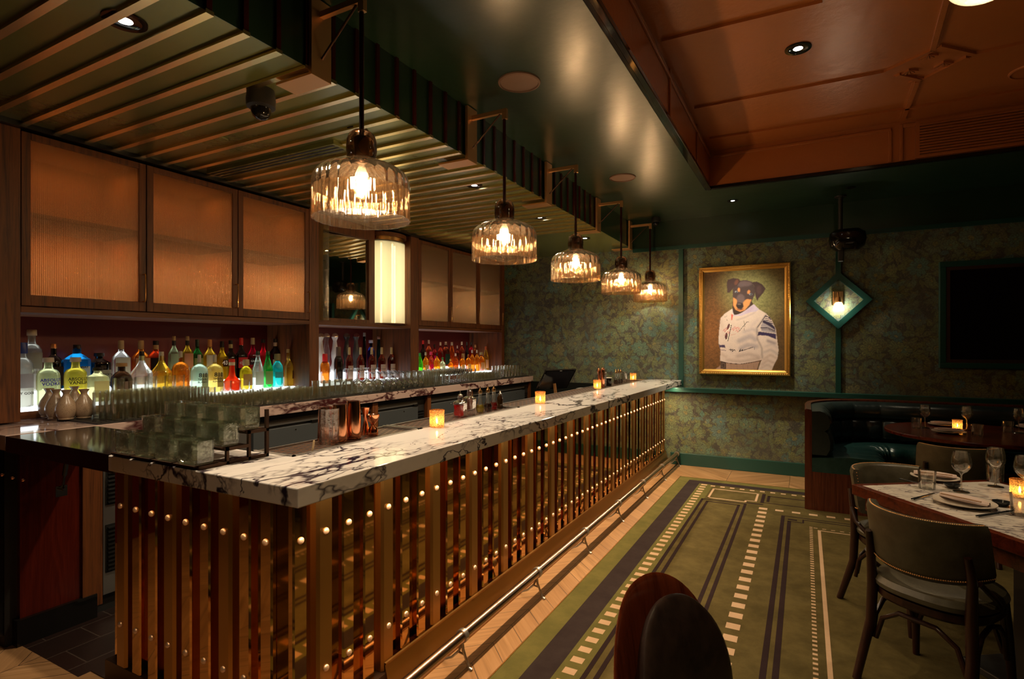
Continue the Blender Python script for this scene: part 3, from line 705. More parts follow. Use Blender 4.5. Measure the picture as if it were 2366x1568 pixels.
# under-counter fridges
def fridge(y0, y1, lb, doors, vent=True):
    t = thing('bar_fridge', lb, 'fridge', (-3.50, y0, 0), 0, 'under-counter fridges')
    W_ = y1-y0; vw = .13 if vent else 0
    MB().box(0, .004, 0, W_, .06, .93).build('body', M['black_matte'], t, smooth=False)
    n = doors; dw = (W_-vw)/n
    for k in range(n):
        d = MB().box(.004, .034, k*dw+.008, (k+1)*dw-.006, .12, .88).build('door', M['fridge'], t, bevel=.003, smooth=False)
        MB().lathe([(.0005, .004), (.006, .004), (.008, 0)], 14, M4=Matrix.Translation((.034, (k+.62)*dw, .85)) @ Matrix.Rotation(PI/2, 4, 'Y')).build('lock', M['chrome'], d)
        MB().box(.004, .040, (k+1)*dw-.075, (k+1)*dw-.01, .885, .905).build('hinge', M['black_gloss'], d, smooth=False)
    MB().box(.004, .022, 0, W_-vw, .90, .925).build('top_rail', M['steel'], t, smooth=False)
    if vent:
        g = MB()
        for k in range(24): g.box(.004, .018, W_-vw+.01, W_-.01, .18+k*.028, .192+k*.028)
        g.build('vent_grille', M['louvre'], t, smooth=False)
    return t
fridge(2.58, 3.79, 'two door grey fridge below the mixing glass end of back counter', 2, False)
fridge(3.88, 4.61, 'grey fridge with side vent beyond the copper shakers', 1)
fridge(4.69, 5.43, 'grey fridge below the back counter behind the red decanter', 1)
fridge(5.51, 7.02, 'farthest grey fridge of the back counter with two doors', 2)
t = thing('cooling_unit', 'steel cooling unit with two black louvre grilles under the back counter', 'cooling unit', (-3.50, 1.64, 0))
MB().box(0, .03, 0, .90, .10, .95).build('housing', M['steel'], t, smooth=False)
for z0 in (.22, .60):
    g = MB().box(.03, .034, .012, .40, z0, z0+.27)
    for k in range(11): g.box(.034, .044, .02, .39, z0+.012+k*.0235, z0+.020+k*.0235)
    g.build('louvre_grille', M['louvre'], t, smooth=False)
t = thing('floor_mat', 'dark rubber mat on the tiles behind the bar', 'floor mat', (0, 0, .004))
MB().box(-3.2, -2.82, 1.62, 2.6, 0, .014).build('mat_base', M['rubber'], t, smooth=False)
# niche: red back panel, pillars, light shelves
bk_ = thing('back_bar_cabinet', 'tall walnut back bar cabinet with oxblood niche and pillars', 'back bar', (0, 0, 0))
MB().box(-4.56, -4.46, 1.2, 7.08, 1.06, 1.70).build('niche_panel', M['back_red'], bk_, smooth=False)
for (y0, y1, x0) in ((1.16, 1.431, CF), (3.476, 3.585, CF), (4.90, 5.05, CF), (7.0, 7.08, CF)):
    MB().box(-4.46, x0, y0, y1, 1.068, SZ-.03).build('pillar', M['walnut'], bk_, bevel=.003, smooth=False)
MB().box(-4.46, CF, 1.431, 3.476, 1.685, 1.72).build('valance', M['walnut_h'], bk_, bevel=.003, smooth=False)
MB().box(-4.46, CF, 3.585, 4.90, 1.685, 1.72).build('valance', M['walnut_h'], bk_, bevel=.003, smooth=False)
MB().box(-4.46, CF, 5.05, 7.0, 1.685, 1.72).build('valance', M['walnut_h'], bk_, bevel=.003, smooth=False)
S1Z, S2Z, S1X, S2X = 1.128, 1.212, -4.08, -4.27
for (y0, y1, lb) in ((1.431, 3.476, 'glowing stepped bottle shelf nearest, under the three wide cabinets'), (3.585, 4.90, 'glowing stepped bottle shelf under the wall mirror'), (5.05, 7.0, 'glowing stepped bottle shelf at the far end of the niche')):
    t = thing('light_shelf', lb, 'lit shelf', (0, 0, 0), 0, 'glowing bottle shelves')
    MB().box(S2X, S1X, y0, y1, S1Z-.012, S1Z).box(S1X, S1X+.004, y0, y1, S1Z-.022, S1Z).build('lower_step', M['lightbox'], t, smooth=False)
    MB().box(-4.46, S2X, y0, y1, S2Z-.012, S2Z).box(S2X-.012, S2X, y0, y1, S1Z, S2Z-.012).build('upper_step', M['lightbox'], t, smooth=False)
    MB().box(-4.46, S1X, y0, y1, 1.061, S1Z-.012).build('riser', M['walnut_h'], t, smooth=False)
# upper cabinets
def cabinet(y0, y1, lb):
    t = thing('wall_cabinet', lb, 'cabinet', (0, 0, 0), 0, 'upper cabinets with reeded amber glass')
    m = MB().box(-4.44, -4.42, y0, y1, 1.722, 2.71).box(-4.42, CF-.022, y0, y0+.012, 1.722, 2.71).box(-4.42, CF-.022, y1-.012, y1, 1.722, 2.71)
    m.box(-4.42, CF-.022, y0+.012, y1-.012, 1.722, 1.735).box(-4.42, CF-.022, y0+.012, y1-.012, 2.698, 2.71)
    m.build('body', paint((.42, .24, .11), .5), t, smooth=False)
    MB().box(-4.41, CF-.030, y0+.012, y1-.012, 2.234, 2.264).build('shelf', M['black_matte'], t, smooth=False)
    w = .045
    d = MB().box(CF-.02, CF, y0+.002, y0+w, 1.725, 2.71).box(CF-.02, CF, y1-w, y1-.002, 1.725, 2.71).box(CF-.02, CF, y0+w, y1-w, 1.725, 1.787).box(CF-.02, CF, y0+w, y1-w, 2.672, 2.71)
    d = d.build('door', M['walnut'], t, bevel=.002, smooth=False)
    MB().box(CF-.014, CF-.008, y0+w, y1-w, 1.787, 2.672).build('glass_pane', M['reeded'], d, smooth=False)
    yh = y1-.022
    MB().tube([(CF, yh, 1.79), (CF+.03, yh, 1.79), (CF+.033, yh, 1.795), (CF+.033, yh, 1.965), (CF+.03, yh, 1.97), (CF, yh, 1.97)], .0042, 8).build('handle', M['brass'], d)
    return t
cl = []
for (a, b, lb) in ((1.432, 2.100, 'cabinet with reeded amber glass next to the nearest walnut pillar'), (2.102, 2.776, 'middle reeded amber glass cabinet of the nearest three'), (2.778, 3.474, 'reeded amber glass cabinet left of the mirror bay pillar')):
    cabinet(a, b, lb); area('cabinet_light', (-4.2, (a+b)/2, 2.68), 1.25, .05, .5, (0, 0, 0), (1, .68, .38)); area('cabinet_light', (-4.2, (a+b)/2, 2.22), 1.5, .05, .5, (0, 0, 0), (1, .62, .32))
for (a, b, lb) in ((5.052, 5.69, 'far cabinet beside the glowing column, with long brass pull'), (5.692, 6.35, 'middle one of the three far reeded glass cabinets'), (6.352, 6.998, 'farthest reeded glass cabinet against the wallpaper wall')):
    cabinet(a, b, lb)
# mirror bay with curved lit column
t = thing('mirror_bay', 'walnut framed mirror between the cabinets reflecting the pendant', 'mirror', (0, 0, 0))
MB().box(-.006, .004, -.33, .33, 1.73, 2.60).build('mirror_glass', M['mirror'], t, (-4.055, 4.03, 0), smooth=False).rotation_euler = (0, 0, -.114)
MB().box(-4.11, -3.99, 3.62, 3.72, 1.72, 2.71).box(-4.11, -3.99, 4.33, 4.42, 1.72, 2.71).box(-4.04, -3.99, 3.72, 4.33, 1.72, 1.76).box(-4.04, -3.99, 3.72, 4.33, 2.59, 2.71).build('frame', M['walnut'], t, bevel=.003, smooth=False)
MB().box(-4.44, -4.39, 3.59, 4.42, 1.722, 2.71).build('backing', M['walnut'], t, smooth=False)
q = []
for k in range(9):
    a = R(-90+k*11.25); q.append((a,))
vs = [[Vector((-4.0+.115*math.sin(R(a)), 3.63-.0+.06-.06*math.cos(R(a)), z)) for a in range(0, 91, 10)] for z in (1.73, 2.70)]
MB().strip(vs).build('side_reeded_panel', M['reeded_dim'], t)
t = thing('lit_column', 'glowing curved reeded glass column beside the mirror', 'lit column', (-4.06, 4.66, 0))
cy = lambda r, a: Vector((r*.85*math.cos(a), r*math.sin(a), 0))
rows = []
for z in (1.735, 2.62):
    rows.append([cy(.232*(1+.004*(k % 2)), R(-88+k*176/120))+Vector((0, 0, z)) for k in range(121)])
g = G('glowing_reeded_glass'); sp = g.n('ShaderNodeSeparateXYZ', {0: g.pos()})
tl = g.n('ShaderNodeBsdfTransparent', {'Color': (.95, .9, .62, 1)}).outputs[0]
gs = g.n('ShaderNodeBsdfGlossy', {'Roughness': .25}).outputs[0]
tn = g.n('ShaderNodeBsdfTranslucent', {'Color': (1, .95, .7, 1)}).outputs[0]
a = g.n('ShaderNodeMixShader', {0: .85, 1: tl, 2: tn}).outputs[0]; a = g.n('ShaderNodeMixShader', {0: .12, 1: a, 2: gs}).outputs[0]
g.t.links.new(a, g.o.inputs[0])
MB().strip(rows).build('reeded_glass', g.m, t)
MB().strip([[cy(.226, R(-88+k*11))+Vector((0, 0, z)) for k in range(17)] for z in (2.60, 2.665)]).build('top_band', M['brass'], t)
m = MB(); pl = [(cy(.25, R(-88+k*11)).x, cy(.25, R(-88+k*11)).y) for k in range(17)]
m.prism(pl, 1.722, 1.735).prism(pl, 2.66, 2.70); m.build('cap', M['walnut_h'], t, smooth=False)
for an, st in ((-66, 1), (0, 1), (66, 1)):
    p = cy(.12, R(an)); MB().tube([p+Vector((0, 0, 1.74)), p+Vector((0, 0, 2.6))], .010, 8).build('light_tube', emit('tube_light', (1, .86, .58), 4.2), t)
MB().box(-.06, -.04, -.22, .22, 1.735, 2.66).build('reflector', paint((.75, .7, .5), .5), t, smooth=False)
# ---------------------------------------------------------------- pendants on brass brackets
PX = -1.70
def pendant():
    t = thing('pendant_lamp', 'x', 'pendant light', (PX, 0, 0), 0, 'fluted glass pendants over the bar')
    MB().tube([(0, 0, 2.96), (0, 0, 2.41)], .0105, 14).build('rod', M['red_metal'], t)
    prof = [(.014, 2.428), (.038, 2.426), (.056, 2.410), (.064, 2.385), (.065, 2.345), (.062, 2.322), (.066, 2.305), (.078, 2.297), (.109, 2.284), (.145, 2.269), (.172, 2.253), (.188, 2.238), (.197, 2.220), (.201, 2.195), (.201, 2.170), (.201, 2.12), (.201, 2.08), (.202, 2.043)]
    sh = MB().lathe(prof[7:], 216, flute=(24, .035, .07), cap=False)
    inn = [(r-.004, z) for r, z in prof[7:]]
    sh.lathe(list(reversed(inn)), 216, flute=(24, .035, .07), cap=False)
    n = 216; L = len(prof[7:]); top = (L-1)*n; off = L*n
    for k in range(n): sh.f.append((top+k, top+(k+1) % n, off+(k+1) % n, off+k)); sh.mi.append(0)
    for i, f_ in enumerate(sh.f):
        if sum(sh.v[k][2] for k in f_)/len(f_) < 2.182: sh.mi[i] = 1
    so = sh.build('glass_shade', [M['shade'], M['shade_low']], t, fix=False, ang=60)
    MB().lathe(prof[:8], 48, cap=False).build('glass_neck', M['shade_top'], t)
    MB().lathe([(.001, 2.40), (.030, 2.40), (.032, 2.39), (.032, 2.305), (.026, 2.295), (.018, 2.290)], 28).build('socket', M['bronze'], t)
    b = MB().lathe([(.013, 2.292), (.016, 2.27), (.028, 2.24), (.031, 2.21), (.031, 2.165), (.025, 2.145), (.012, 2.134), (.0005, 2.131)], 24).build('bulb', M['clear'], t)
    f = MB()
    for k in range(4):
        a = PI/4+k*PI/2; f.tube([(.012*math.cos(a), .012*math.sin(a), 2.165), (.012*math.cos(a), .012*math.sin(a), 2.235)], .0042, 8)
    f.build('filament', M['filament'], b)
    return t
def bracket():
    t = thing('lamp_bracket', 'x', 'bracket', (-1.975, 0, 0), 0, 'brass brackets carrying the pendants')
    m = MB().box(.014, .034, -.058, .058, SZ-.03, CZ-.005).box(-.20, .034, -.058, .058, SZ-.040, SZ-.028); m.build('mounting_plate', M['brass_aged'], t, bevel=.001, smooth=False)
    MB().box(.034, .295, -.012, .012, 2.985, 3.012).box(.263, .295, -.012, .012, 2.945, 2.985).build('arm', M['brass_aged'], t, bevel=.001, smooth=False)
    MB().tube([(.036, 0, 2.80), (.245, 0, 2.985)], .006, 8).build('stay', M['bronze'], t)
    return t
PY = (1.80, 3.085, 4.325, 5.62, 6.84)
pl = ['nearest and largest looking glass pendant, over the mixing glass', 'second fluted glass pendant along the bar', 'middle one of the five fluted glass pendants', 'fourth glass pendant, overlapping the farthest one', 'farthest glass pendant, seen against the wallpaper']
bl = ['nearest lamp bracket, cut by the top edge of the photo', 'lamp bracket carrying the second pendant', 'lamp bracket carrying the middle pendant', 'lamp bracket carrying the fourth pendant', 'farthest lamp bracket at the soffit end']
p0 = pendant(); b0 = bracket()
for i, y in enumerate(PY):
    p = p0 if i == 0 else dup(p0, (0, 0, 0)); p.location = (PX, y, 0); p['label'] = pl[i]
    b = b0 if i == 0 else dup(b0, (0, 0, 0)); b.location = (-1.975, y, 0); b['label'] = bl[i]
# ---------------------------------------------------------------- bottles
SH = {  # outline: (radius, height) as shares of body radius and whole height; n = squareness
 'round': ([(.9, 0), (1, .015), (1, .56), (.93, .63), (.62, .70), (.34, .75), (.30, .80), (.28, .93), (.30, .935)], 2.0),
 'tall':  ([(.9, 0), (1, .012), (1, .50), (.90, .58), (.55, .66), (.33, .72), (.30, .90), (.30, .935)], 2.0),
 'vodka': ([(.9, 0), (1, .015), (1, .60), (.95, .67), (.75, .73), (.45, .76), (.38, .79), (.38, .93), (.44, .935)], 2.0),
 'square':([(.92, 0), (1, .015), (1, .60), (.96, .66), (.6, .74), (.32, .79), (.30, .93)], 5.0),
 'squat': ([(.92, 0), (1, .02), (1, .66), (.95, .72), (.45, .80), (.34, .84), (.34, .92), (.46, .93)], 4.0),
 'rsquat':([(.92, 0), (1, .02), (1, .55), (.92, .64), (.6, .73), (.36, .77), (.34, .90), (.50, .92)], 2.0),
 'pyra':  ([(.95, 0), (1, .02), (1, .50), (.92, .56), (.45, .70), (.27, .78), (.25, .91)], 4.0),
 'dome':  ([(.95, 0), (1, .02), (1, .55), (.93, .63), (.75, .69), (.45, .73), (.22, .75), (.20, .84)], 2.2),
 'bell':  ([(.95, 0), (1.0, .02), (1, .22), (.92, .30), (.6, .40), (.40, .46), (.34, .60), (.30, .75), (.32, .90)], 2.0),
 'carafe':([(.7, 0), (.8, .02), (.9, .12), (.66, .22), (.60, .28), (.72, .40), (.74, .50), (.50, .68), (.36, .80), (.62, .88), (.66, .90)], 2.0),
 'taper': ([(.95, 0), (1, .02), (1, .48), (.95, .54), (.6, .72), (.40, .80), (.36, .93)], 2.0),
 'slim':  ([(.95, 0), (1, .02), (.9, .5), (.7, .8), (.6, .93)], 2.0),
}
def bottle(name, label, px, X, sz, ty, wpx, shape, col, cap=(.02, .02, .02), k=.45, lab=None, caph=None, text=None, mat=None, metal=0.0, group=None, lz=(.08, .5), lang=(-60, 60), neck=None):
    """px: column in the photo on the plane X; ty: its top row; wpx: its width in pixels"""
    b = onx(px, ty, X); d = -SS*b.x+CC*b.y; r = wpx*d/FP/2; h = b.z-sz
    t = thing(name, label, 'bottle', (X, b.y, sz), 0, group)
    prof, n = SH[shape]
    pts = [(0.0005, .002)]+[(q*r, z*h) for q, z in prof]
    body = MB().lathe(pts, 28, n=n).build('glass_body', mat or tinted(col, k), t)
    ch = caph or .10; nr = prof[-1][0]*r*1.08
    top = prof[-1][1]
    if shape == 'carafe':
        MB().lathe([(nr*1.05, top*h), (nr*1.05, top*h+.006), (nr*.95, (top+.05)*h), (nr*.5, (top+.088)*h), (.0005, h)], 24).build('bell_cap', paint(cap, .15, metal or .8), t)
    else:
        MB().lathe([(nr, (1-ch)*h), (nr*1.04, (1-ch*.9)*h), (nr, (1-ch*.1)*h), (nr*.9, h), (.0005, h)], 16).build('cap', paint(cap, .35, metal), t)
    if neck:
        MB().lathe([(nr*1.02, (1-ch-.10)*h), (nr*1.02, (1-ch)*h)], 16, cap=False).build('neck_label', paint(neck, .5), t)
    if lab:
        z0, z1 = lz; rows = []
        for z in (z0*h, z1*h):
            row = []
            for q in range(15):
                a = R(lang[0]+(lang[1]-lang[0])*q/14); rr = r*1.015
                if n != 2.0: rr = rr/((abs(math.cos(a))**n+abs(math.sin(a))**n)**(1./n))
                row.append(Vector((rr*math.cos(a), rr*math.sin(a), z)))
            rows.append(row)
        MB().strip(rows).build('label', paper(lab), t)
    for (w, s, z, tc) in (text or []):
        wrap_text(w, s*r*2, r*1.025, z*h, R(-4), paint(tc, .6, 0, 'printed_ink'), t, flat=r*1.03 if n > 3 else None)
    return t
SP = 'spirit_bottle'
F, B_ = (S1X-.07, S1Z), (S2X-.06, S2Z)
CL = (.88, .88, .80); FR = (.72, .70, .60); AM = (.75, .26, .03); DK_ = (.02, .012, .008); YE = (.85, .55, .06); RD = (.55, .015, .02); GN = (.02, .32, .06); TE = (.05, .45, .40)
K = (.015, .012, .010); GO = (.62, .36, .12); WH = (.75, .70, .58)
def front(name, label, px, ty, w, shape, col, **kw): return bottle(name, label, px, F[0], F[1], ty, w, shape, col, **kw)
def back(name, label, px, ty, w, shape, col, **kw): return bottle(name, label, px, B_[0], B_[1], ty, w, shape, col, **kw)
front('vodka_bottle', 'frosted vodka bottle with blue cap beside the nearest walnut pillar', 51, 791, 41, 'vodka', FR, cap=(.02, .05, .25), k=.95, lab=(.50, .52, .60), lz=(.30, .52), text=[('GREY GOOSE', .16, .20, K)], caph=.17)
back('vodka_bottle', 'tall frosted vodka bottle etched with bare trees', 73.5, 761, 38, 'vodka', FR, cap=(.55, .45, .3), k=.85, lab=(.36, .34, .27), lz=(.36, .62), text=[('BELVEDERE', .16, .28, (.2, .17, .12))])
front('vodka_bottle', 'clear vodka bottle with violet blue lettering', 111.6, 825.7, 44, 'vodka', (.75, .78, .45), cap=(.6, .5, .4), k=.55, text=[('ABSOLUT', .19, .50, (.05, .03, .55)), ('VODKA', .20, .42, (.05, .03, .55))])
back('liqueur_bottle', 'black round bottle with a copper coloured cap', 124, 794, 36, 'round', DK_, cap=(.75, .30, .10), k=.2, lab=(.05, .03, .02), metal=.6)
back('gin_bottle', 'large bright blue square gin bottle', 178, 796, 45, 'square', (.02, .42, .80), cap=K, k=.6, lab=(.62, .58, .42), lang=(-5, 38), text=[('BOMBAY', .13, .46, K)])
front('vodka_bottle', 'pale yellow vanilla vodka bottle with black lettering', 174.7, 825, 43, 'vodka', (.85, .72, .12), cap=(.6, .5, .4), k=.75, text=[('ABSOLUT', .19, .50, K), ('VANILIA', .20, .42, K)])
back('gin_bottle', 'short black apothecary gin bottle with diamond label', 229, 815, 40, 'squat', DK_, cap=K, k=.15, lab=(.5, .45, .3), lz=(.15, .5), lang=(-30, 45), text=[("HENDRICK'S", .13, .34, K)])
front('gin_bottle', 'pale square gin bottle with black brush marks', 225.8, 848, 39, 'squat', (.80, .76, .42), cap=K, k=.6, lab=(.72, .62, .34), lz=(.12, .6), lang=(-40, 40))
back('vodka_bottle', 'clear litre bottle with cream label above the corked brown gin', 279.7, 786, 36, 'round', CL, cap=(.60, .48, .30), k=.15, lab=(.66, .60, .42), lz=(.2, .62), caph=.2)
front('gin_bottle', 'dark brown apothecary gin bottle with cork and engraved label', 281, 838, 42, 'rsquat', (.07, .03, .012), cap=(.45, .25, .10), k=.3, lab=(.45, .33, .26), lz=(.05, .5), lang=(-20, 50))
back('whiskey_bottle', 'amber bottle with wide orange label behind the clear pyramid bottle', 325.7, 786, 36, 'round', AM, cap=(.60, .40, .18), k=.4, lab=(.60, .36, .16), lz=(.2, .6), caph=.2)
front('tequila_bottle', 'clear tequila bottle with sloping shoulders and black stopper', 327.6, 811, 38, 'pyra', CL, cap=K, k=.25, neck=(.55, .6, .3))
back('bitters_bottle', 'dark red aperitif bottle with black label', 360, 787, 36, 'round', (.60, .06, .01), cap=K, k=.45, lab=(.03, .025, .02), lz=(.3, .6), neck=(.6, .42, .2))
front('tequila_bottle', 'golden tequila bottle with sloping shoulders', 373, 812, 37, 'pyra', YE, cap=(.55, .50, .38), k=.35, neck=(.6, .5, .2))
back('mezcal_bottle', 'slim bottle with pale green label and natural cork', 402, 776, 24, 'round', (.55, .62, .35), cap=(.42, .28, .12), k=.5, lab=(.42, .52, .30), lz=(.3, .62), neck=K)
front('tequila_bottle', 'amber brown domed tequila bottle', 417.5, 811, 36, 'dome', (.80, .28, .03), cap=(.55, .50, .38), k=.45, caph=.14)
back('mezcal_bottle', 'slim golden bottle with pink orange label and cork', 433, 776, 24, 'round', (.80, .52, .05), cap=(.42, .28, .12), k=.5, lab=(.72, .32, .16), lz=(.3, .62), neck=K)
back('sotol_bottle', 'dark green bottle with green cap behind the first domed bottle', 455.8, 784, 24, 'round', GN, cap=(.02, .05, .03), k=.5, lab=(.35, .38, .12), lz=(.25, .55), caph=.17)
front('tequila_bottle', 'domed tequila bottle with large number label, clear spirit', 460.6, 819, 35, 'dome', (.66, .80, .62), cap=(.55, .5, .4), k=.6, lab=(.38, .36, .20), lz=(.14, .5), lang=(-15, 52), text=[('818', .32, .42, K), ('TEQUILA', .14, .34, K), ('BLANCO', .14, .27, K)], caph=.2)
back('tequila_bottle', 'yellow bottle with round white label and copper cap', 484.8, 784, 28, 'round', YE, cap=(.70, .30, .08), k=.5, lab=(.70, .62, .42), lz=(.3, .62), caph=.18)
front('tequila_bottle', 'domed tequila bottle with large number label, straw coloured', 496, 819, 35, 'dome', (.85, .66, .20), cap=(.55, .5, .4), k=.6, lab=(.42, .34, .16), lz=(.14, .5), lang=(-15, 52), text=[('818', .32, .42, K), ('TEQUILA', .14, .34, K), ('REPOSADO', .12, .27, K)], caph=.2)
back('liqueur_bottle', 'yellow vanilla liqueur bottle with round dark badge', 513, 788, 27, 'tall', (.90, .55, .03), cap=K, k=.5, lab=(.05, .02, .01), lz=(.34, .52), lang=(-25, 35), text=[('43', .40, .39, WH)], caph=.16)
back('amaro_bottle', 'black amaro bottle with pale neck band', 533, 786, 27, 'tall', DK_, cap=K, k=.12, neck=(.55, .45, .22), caph=.10)
back('amaro_bottle', 'black bottle with red capsule and red leaf label', 557.5, 780, 27, 'tall', DK_, cap=(.75, .03, .02), k=.12, lab=(.75, .06, .05), lz=(.26, .52), text=[('CYNAR', .2, .36, WH)], caph=.18)
front('cognac_bottle', 'bright orange red bell shaped bottle', 536, 829, 38, 'bell', (.95, .08, .015), cap=(.7, .05, .03), k=.8, neck=(.7, .6, .45))
front('rum_bottle', 'yellow round shouldered bottle with kraft paper label', 568.4, 830, 27, 'rsquat', (.85, .70, .05), cap=(.45, .38, .2), k=.5, lab=(.45, .30, .18), lz=(.14, .52), caph=.2)
back('aperitif_bottle', 'deep red aperitif bottle with tan capsule', 584, 780, 27, 'tall', (.45, .005, .03), cap=(.55, .42, .22), k=.5, lab=(.05, .03, .03), lz=(.33, .5), text=[('CAMPARI', .17, .40, WH)], caph=.17)
back('aperitif_bottle', 'cherry red bottle with black cap', 608, 783, 27, 'tall', (.85, .02, .04), cap=K, k=.6, caph=.1)
front('vermouth_bottle', 'clear vermouth bottle with engraved cream label', 596, 811, 24, 'taper', (.78, .88, .72), cap=(.02, .06, .04), k=.35, lab=(.52, .50, .40), lz=(.1, .46))
front('vermouth_bottle', 'bright green vermouth bottle with engraved label', 618.8, 811, 22, 'taper', (.02, .62, .10), cap=(.02, .12, .03), k=.6, lab=(.35, .40, .18), lz=(.1, .46))
back('amaro_bottle', 'black bottle with white and red label near the pillar', 636, 782, 27, 'round', DK_, cap=K, k=.12, lab=(.65, .45, .30), lz=(.25, .45), neck=(.7, .5, .35))
front('liqueur_bottle', 'turquoise liqueur bottle with cork', 641, 817, 25, 'rsquat', (.05, .68, .62), cap=(.30, .28, .12), k=.7, lab=(.10, .35, .32), lz=(.28, .46), caph=.2)
front('liqueur_bottle', 'tall ridged golden liqueur bottle beside the pillar', 666, 806, 23, 'tall', (.88, .58, .08), cap=(.45, .32, .12), k=.45, lab=(.10, .05, .02), lz=(.2, .42), lang=(10, 35))
# bay under the mirror
for px, lb, c, cp_, kk in ((741, 'white ceramic decanter half hidden by the pillar', (.62, .55, .45), (.6, .5, .35), 1), (754, 'tall clear decanter bottle with silver bell cap', None, (.7, .65, .58), 0), (773.7, 'white ceramic decanter with blue painted petals', (.70, .66, .60), (.7, .62, .5), 1), (801, 'black ceramic decanter with dark bell cap', (.02, .016, .014), (.25, .22, .2), 1), (822.8, 'grey ceramic decanter with a pink topped lid', (.07, .062, .055), (.35, .12, .12), 1)):
    t = back('decanter_bottle', lb, px, 769, 22, 'carafe', CL, cap=cp_, mat=paint(c, .18) if kk else tinted((.85, .78, .78), .15), group='bell capped tequila decanters')
    if 'petals' in lb:
        h = onx(px, 769, B_[0]).z-B_[1]; mm = MB()
        for q in range(14):
            a = 2*PI*q/14; p = lambda a, r, z: Vector((r*math.cos(a), r*math.sin(a), z))
            mm.add([p(a-.2, .0230, .86*h), p(a+.2, .0230, .86*h), p(a, .0150, .76*h)], [(0, 1, 2)])
        mm.build('blue_petals', paint((.03, .03, .30), .4), t, fix=False)
back('tequila_bottle', 'very tall slim black bottle behind the row of matching whiskies', 842, 768, 10, 'slim', DK_, cap=(.4, .36, .3), k=.1)
back('tequila_bottle', 'dark blue round bottle with white stopper', 857, 785, 18, 'rsquat', (.03, .05, .25), cap=(.55, .55, .7), k=.3)
front('bourbon_bottle', 'small amber bourbon bottle dripped with red wax', 751, 817, 21, 'rsquat', AM, cap=(.70, .02, .02), k=.4, neck=(.7, .02, .02), caph=.22)
front('mezcal_bottle', 'dark smoked bottle between the red wax bottle and matching whiskies', 782, 801, 20, 'rsquat', (.03, .02, .015), cap=(.12, .08, .06), k=.2, caph=.3)
for i, px in enumerate((807, 833, 859, 882, 904.5)):
    front('whisky_bottle', ['nearest', 'second', 'third', 'fourth', 'farthest'][i]+' one of the five matching dark whisky bottles with cream labels', px, 802, 17.5, 'round', (.22, .025, .008), cap=(.55, .40, .18), k=.5, lab=(.66, .54, .42), lz=(.08, .46), caph=.22, group='matching dark whisky bottles', text=[('THE MACALLAN', .11, .3, K)] if i < 5 else None)
back('mezcal_bottle', 'tall teal glazed bottle with a round pale stopper', 875, 777, 11, 'slim', (.02, .22, .22), cap=(.40, .20, .15), k=.3, caph=.08)
back('whisky_bottle', 'square amber whisky bottle with golden stopper', 889, 785, 15, 'square', (.30, .08, .01), cap=(.70, .45, .12), k=.3, metal=.5, lab=(.5, .35, .12), lz=(.05, .3), caph=.15)
# far bay
far = [(977.6, 786, 'tall', DK_, (.6, .02, .02), 'black bottle with red capsule, first of the far back row', 15), (990.8, 785, 'round', (.65, .12, .03), (.6, .42, .3), 'red amber bottle with pale neck, second of the far back row', 15), (1004, 795, 'round', (.55, .04, .03), K, 'dark red bottle with magenta side label', 13), (1017.7, 790, 'round', (.60, .06, .02), (.7, .55, .35), 'ruby bottle with pale round stopper', 13), (1030, 789, 'square', (.30, .06, .02), (.7, .6, .4), 'wide square bottle with dark green label', 16), (1044, 790, 'taper', (.85, .18, .02), (.7, .6, .45), 'orange cone shouldered bottle of the far back row', 14), (1056.7, 798, 'round', (.35, .05, .02), (.65, .55, .4), 'short slim bottle with ivory capsule', 9), (1067, 789, 'round', (.55, .08, .02), (.8, .65, .4), 'red brown bottle with gilt round stopper', 13), (1078.7, 790, 'tall', (.02, .03, .04), (.02, .06, .05), 'blue black bottle with dark green capsule', 9), (1088.6, 790, 'round', (.60, .01, .03), K, 'crimson bottle with black stopper', 13), (1098, 796, 'rsquat', (.60, .15, .03), (.65, .4, .15), 'small bottle with flared gold stopper', 9), (1108, 788, 'round', (.30, .03, .02), K, 'dark bottle with black cap near the far pillar', 11), (1117.7, 786, 'tall', (.20, .42, .30), (.72, .60, .55), 'pale green bottle with tall white capsule', 10)]
for (px, ty, sh, c, cp_, lb, w) in far:
    back(SP, lb, px, ty, w, sh, c, cap=cp_, k=.32, lab={1030: (.03, .06, .03), 1004: (.6, .01, .12), 1067: (.5, .35, .12)}.get(int(px)), caph=.14)
